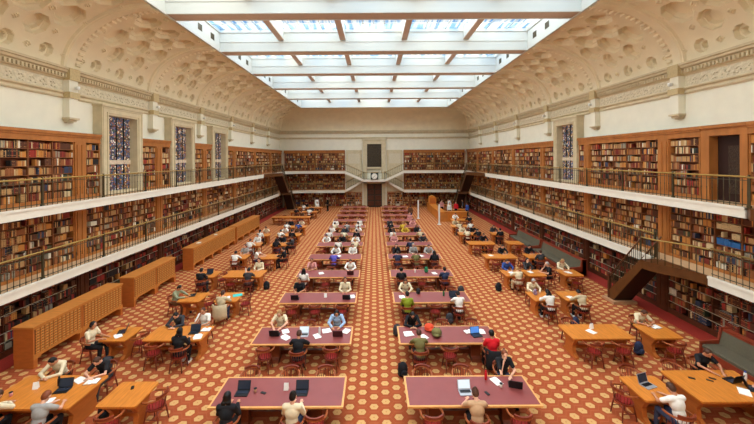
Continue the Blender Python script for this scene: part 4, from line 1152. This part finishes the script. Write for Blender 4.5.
laptop(-1.25,14.75,PI,'dark laptop at right end of third left maroon table'); papers(-.98,14.95,.2,'papers at right end of third left maroon table')
laptop(-1.3,17.85,PI,'dark laptop on fourth left maroon table', SCREEN, MATS['maroon_plastic']); papers(-2.9,18.0,.4,'papers on left part of fourth left maroon table', n=3)
papers(-2.3,21.2,.4,'papers on fifth left maroon table', n=3)
laptop(2.35,8.78,.05,'open silver laptop before the person with a bun, nearest right maroon table', SCREENW, SILVER); phone(2.9,8.75,.4,'dark mouse right of the silver laptop, nearest right maroon table')
bottle(3.05,9.3,'red bottle at the far edge of the nearest right maroon table', CLOTH['red'], capm=CLOTH['red']); papers(3.3,9.2,.3,'white papers by the red bottle, nearest right maroon table'); cup(3.35,8.98,'small white cup by papers, nearest right maroon table', PAPER)
laptop(3.75,9.05,PI-.25,'dark laptop at right end of nearest right maroon table')
papers(1.15,11.75,.2,'papers before the person in olive, second right maroon table', n=4); papers(1.65,11.5,.6,'papers beside the olive bag, second right maroon table')
backpack(1.92,12.0,.3,'orange-red bag lying on the second right maroon table', mat('cloth_orange',(214,72,40),.8), ITEMZ, 1.0, .5); backpack(2.12,11.62,-.2,'olive backpack lying on the second right maroon table', CLOTH['olive'], ITEMZ, 1.05, .55)
laptop(3.5,11.6,.2,'blue screened laptop before the person in red, second right maroon table', mat('screen_blue',(70,120,190),.3,emit=.5)); papers(3.7,11.85,.1,'papers before the person in red, second right maroon table', n=3); openbook(3.3,11.85,.3,'open book left of the blue laptop, second right maroon table')
papers(1.2,14.85,.1,'papers at left end of third right maroon table', n=4); backpack(1.95,15.2,0,'dark bag on the far edge of the third right maroon table', BLACK, ITEMZ, .6); bottle(3.05,14.95,'green bottle on the third right maroon table', mat('green_plastic',(30,110,60),.3)); laptop(3.45,14.8,0,'laptop before the person in white, third right maroon table')
bottle(2.15,18.0,'white bottle on the fourth right maroon table', PAPER); backpack(2.75,18.05,.7,'green bag on the fourth right maroon table', mat('cloth_emerald',(46,120,78),.8), ITEMZ, .7); papers(3.2,17.9,.2,'papers by the green bag, fourth right maroon table', n=3)
papers(1.9,21.0,.2,'papers on the fifth right maroon table', n=4); papers(2.9,21.1,.6,'more papers, right part of the fifth right maroon table', n=3)
# oak tables
laptop(-8.35,8.95,.15,'open black laptop on the nearest left oak table'); sign(-9.15,9.05,.3,'white folded sign on the nearest left oak table'); bottle(-8.62,9.15,'tall black bottle beside the laptop, nearest left oak table', BLACK)
cup(-9.5,8.75,'pink-lidded cup at the left of the nearest left oak table', CLOTH['pink']); papers(-8.25,9.4,1.2,'open papers at the far edge of the nearest left oak table'); openbook(-7.85,9.3,.2,'open book by the person in black, nearest left oak table'); papers(-8.35,8.52,.3,'white sheet by the person in grey, nearest left oak table')
phone(-6.55,9.05,.5,'small dark device on the empty nearest inner left oak table')
laptop(-9.05,12.0,-PI/2+.4,'open laptop with pink screen on the second row outer left oak table', SCREENP); papers(-8.95,11.75,.8,'notebook beside the pink screen laptop, left aisle', n=3)
laptop(-6.42,11.9,.1,'black laptop on the second row inner left oak table'); papers(-6.15,11.65,.2,'papers by the black laptop, second row inner left table', n=3); openbook(-6.1,12.1,.1,'open book by the person in white, second row inner left table')
laptop(-8.25,15.2,-PI/2+.3,'black laptop on the third row outer left oak table'); openbook(-6.6,14.9,.3,'open book on the third row inner left oak table'); 
b = MB(); b.box(-.2,.2,-.14,.14,0,.02,TEAL); tag(b.build('folder', None, (-6.2,15.15,ITEMZ), .4), 'bright teal folder on the third row inner left oak table', 'folder')
laptop(-8.9,18.0,0,'black laptop on the fourth row outer left oak table'); bottle(-7.0,18.2,'clear bottle on the fourth row inner left oak table', MATS['clear_plastic'], capm=WHITE)
laptop(7.3,9.0,.3,'silver laptop with dark screen on the nearest inner right oak table', SCREEN, SILVER)
laptop(9.75,9.2,PI+.2,'dark laptop before the person in black, nearest outer right oak table'); laptop(9.95,8.85,PI/2-.5,'open laptop at the right end of the nearest outer right oak table', SCREEN); 
openbook(9.6,8.75,.9,'white book left of the right end laptop, nearest outer right oak table', m=PAPER); bottle(10.12,9.2,'clear bottle with blue cap, nearest outer right oak table', MATS['clear_plastic'], capm=CLOTH['blue'])
phone(8.75,9.3,1.1,'black phone alone on the left of the nearest outer right oak table'); phone(9.15,9.2,.9,'left one of two black phones, nearest outer right oak table'); phone(9.3,9.28,.9,'right one of two black phones, nearest outer right oak table')
sign(7.75,12.05,.2,'white folded sign on the second row inner right oak table'); papers(7.55,11.8,.4,'grey paper by the sign, second row inner right oak table')
openbook(10.1,12.1,.2,'open book under the slumped reader, second row outer right oak table', m=BLACK)
backpack(7.15,15.0,.5,'lilac bag on the third row inner right oak table', mat('cloth_lilac',(150,120,140),.8), ITEMZ, .6); papers(8.55,14.7,.2,'papers on the third row outer right oak table')
papers(7.3,17.9,.3,'papers on the fourth row inner right oak table', n=4); papers(8.3,18.0,.3,'papers on the fourth row middle right oak table'); papers(10.3,17.9,.3,'papers on the fourth row outer right oak table', n=3)
papers(7.3,21.1,.3,'papers on the fifth row inner right oak table')
# bags on the floor
backpack(-8.85,11.05,.6,'dark grey backpack on the carpet by the person in headphones', CLOTH['charcoal']); backpack(.86,10.65,.3,'black backpack on the carpet left of the olive shirted reader', CLOTH['black'])
backpack(9.2,11.75,.2,'dark backpack leaning on the second row outer right table', CLOTH['navy']); backpack(3.1,14.0,.2,'dark backpack on the carpet beside the reader in white', CLOTH['charcoal']); backpack(.85,13.1,.2,'grey backpack on the carpet left of the person in black', CLOTH['charcoal'])
backpack(6.4,17.4,.3,'black backpack on the carpet at fourth row right aisle', CLOTH['black']); backpack(-5.75,17.8,.1,'black bag on the carpet at the end of fourth row left table', CLOTH['black'])
backpack(-7.25,9.0,.2,'black bag on the carpet beside the nearest left oak table', CLOTH['black']); backpack(8.1,13.6,.2,'dark backpack on the carpet by the person in white, third right row', CLOTH['navy'])
backpack(4.35,17.0,.3,'grey backpack on the carpet at fourth right maroon table', CLOTH['charcoal'])
# jacket over the chair of the red shirted reader
def jacket(x, y, rz, label, m):
    b = MB()
    n = 9; outer = []; 
    for s_i, r in ((0,.30),(1,.335)):
        for i in range(n): a = -PI*(.12+.76*i/(n-1)); 
    pts = [(.33*math.cos(a), .33*math.sin(a)) for a in [-PI*(.12+.76*i/8) for i in range(9)]] + [(.29*math.cos(a), .29*math.sin(a)) for a in [-PI*(.12+.76*i/8) for i in range(8,-1,-1)]]
    zs = [.28,.45,.65,.86]; vs = []
    for q, z in enumerate(zs):
        for k, (px, py) in enumerate(pts):
            f = 1+.05*math.sin(k*2.1+q)+(.06 if q == 0 else 0); vs.append((px*f, py*f, z+(.03*math.sin(k*1.7) if q == 0 else 0)))
    N = len(pts); fs = [(q*N+k, q*N+(k+1)%N, (q+1)*N+(k+1)%N, (q+1)*N+k) for q in range(3) for k in range(N)] + [tuple(range(N))[::-1], tuple(3*N+k for k in range(N))]
    b.add(vs, fs, m, True); tag(b.build('jacket', None, (x,y,0), rz), label, 'jacket')
jacket(3.79,10.77,0,'black jacket hung over the chair of the person in red', CLOTH['black'])
jacket(-6.5,14.14,0,'beige jacket hung on the chair at the third row inner left table', CLOTH['beige'])

# ------------------------------------------------------------------ information desk and far furniture
root = tag(empty('service_desk', (7.0, 36.4, 0)), 'long wooden service desk in the far right part of the room', 'desk')
b = MB(); b.box(0,.7,0,8.5,0,1.0,CATW); b.box(.7,3.0,0,.7,0,1.0,CATW); b.build('counter', root)
b = MB(); b.box(-.05,.78,-.05,8.55,1.0,1.06,OAK); b.box(.7,3.05,-.05,.78,1.0,1.06,OAK); b.build('worktop', root)
b = MB()
for k in range(7): b.box(-.02,0,.25+k*1.18,1.25+k*1.18,.15,.88,OAK)
for k in range(2): b.box(.9+k*1.05,1.8+k*1.05,-.02,0,.15,.88,OAK)
b.build('raised_panels', root)
o = tag(empty('desk_canopy', (7.4, 43.2, 1.06)), 'rounded orange wooden booth on the far end of the service desk', 'booth')
b = MB(); b.prism([(-.45,0),(.45,0),(.45,.6),(.38,.85),(.2,1.0),(0,1.05),(-.2,1.0),(-.38,.85),(-.45,.6)], -.5, .5, OAK, 'y'); b.build('shell', o); b = MB(); b.box(-.35,.35,-.53,-.5,.15,.75,CATR); b.build('panel', o)
for x, y, lab in ((6.7,34.9,'nearer white post sign beside the service desk'),(5.0,38.5,'farther thin white post sign in the right aisle')):
    o = tag(empty('post_sign', (x,y,0)), lab, 'sign'); b = MB(); b.lathe([(.2,0),(.2,.03),(.05,.05)], WHITE); b.build('foot', o); b = MB(); b.box(-.08,.08,-.03,.03,.05,2.1,WHITE); b.build('post', o)
for i, (x, y, rz, sp) in enumerate([(8.6,38.6,PI,'standing,long,white,short,brown,black'),(9.6,39.6,2.6,'standing,long,red,long,brown,black'),(10.6,38.4,2.0,'standing,long,blue,short,black,black'),(8.2,41.0,PI,'standing,long,pink,bun,brown,black'),
        (9.4,42.2,.5,'standing,long,white,short,black,denim'),(10.9,41.5,1.5,'standing,long,charcoal,short,black,black'),(3.9,36.6,0,'standing,long,brown,short,brown,denim'),(-7.6,44.2,.3,'standing,long,white,short,black,black'),(-6.2,44.4,2.2,'standing,long,black,short,brown,black')]):
    person(x, y, rz, sp, '%s, standing %s' % (human(sp), ['behind the service desk left','behind the service desk by the shelves','at the right of the service desk','deeper behind the service desk','in the back of the service area','far right near the corner stair','beside the tenth right maroon table','in the far left corner','near the far left shelves'][i]))
for i, (x0, x1, y0, y1) in enumerate([(8.6,10.4,44.2,45.0),(9.0,11.0,39.9,40.7)]):
    oak_table(x0, x1, y0, y1, ['small oak table at the far end of the service area','oak table with papers inside the service area'][i])
papers(9.6,40.3,.2,'papers on the oak table inside the service area', n=4)
for i, (x, y, z) in enumerate([(-11.6,13.6,1.4),(-11.65,22.2,1.4),(-11.6,24.6,1.4)]):
    if i: papers(x, y, .3, ['','white papers on the long middle card catalogue, nearer end','white papers on the long middle card catalogue, middle'][i], z)

# ------------------------------------------------------------------ lights
SPOTW = 900
def area(name, loc, rot, sx_, sy_, p, col):
    l = bpy.data.lights.new(name, 'AREA'); l.shape = 'RECTANGLE'; l.size = sx_; l.size_y = sy_; l.energy = p; l.color = col
    o = bpy.data.objects.new(name, l); C.objects.link(o); o.location = loc; o.rotation_euler = rot; return o
w = bpy.data.worlds.new('World'); bpy.context.scene.world = w; w.use_nodes = True
w.node_tree.nodes['Background'].inputs[0].default_value = (.95,.98,1,1); w.node_tree.nodes['Background'].inputs[1].default_value = .72
l = bpy.data.lights.new('daylight', 'SUN'); l.energy = 13; l.angle = math.radians(165); l.color = (1,.98,.95)
o = bpy.data.objects.new('daylight', l); C.objects.link(o); o.location = (0,20,30); l.color = (1,.985,.95)
for sx in (-1, 1):      # small corbel lamps, with spots added to brighten the opposite wall and cove
    for k in range(1, 8):
        y = PC[k]+.25
        o = tag(empty('wall_lamp', (sx*(XW-.37), y, 10.05)), 'small white spot lamp on the gilt corbel, %s from the camera, %s wall' % (ordw(k), nameW[sx]), 'lamp', 'spot lamps on the corbels')
        b = MB(); b.box(*sorted((0, -sx*.05)), -.04, .04, -.05, .05, WHITE); b.build('bracket', o)
        b = MB(); b.lathe([(.03,-.08),(.07,-.06),(.075,.06),(.06,.08)], WHITE, (-sx*.12,0,0), 10); b.build('lamp_head', o)
        l = bpy.data.lights.new('spot', 'SPOT'); l.energy = SPOTW; l.spot_size = math.radians(95); l.spot_blend = .9; l.shadow_soft_size = 0; l.color = (1,.95,.86)
        q = bpy.data.objects.new('spot', l); C.objects.link(q); q.location = (sx*(XW-.62), y, 10.1)
        q.rotation_euler = (Vector((-sx*12.6, y+1.5, 12.2))-q.location).to_track_quat('-Z', 'Y').to_euler()

# ------------------------------------------------------------------ camera
cam = bpy.data.cameras.new('camera'); co = bpy.data.objects.new('camera', cam); C.objects.link(co)
co.location = (0,0,6.9); co.rotation_euler = (PI/2, math.radians(.35), 0)
cam.lens = 336/754*36; cam.sensor_width = 36; cam.shift_y = -53.5/754; cam.shift_x = 2.7/754; cam.clip_end = 200; cam.clip_start = .05
sc = bpy.context.scene; sc.camera = co
sc.view_settings.view_transform = 'Standard'; sc.view_settings.look = 'None'; sc.view_settings.gamma = 1; sc.view_settings.exposure = .48
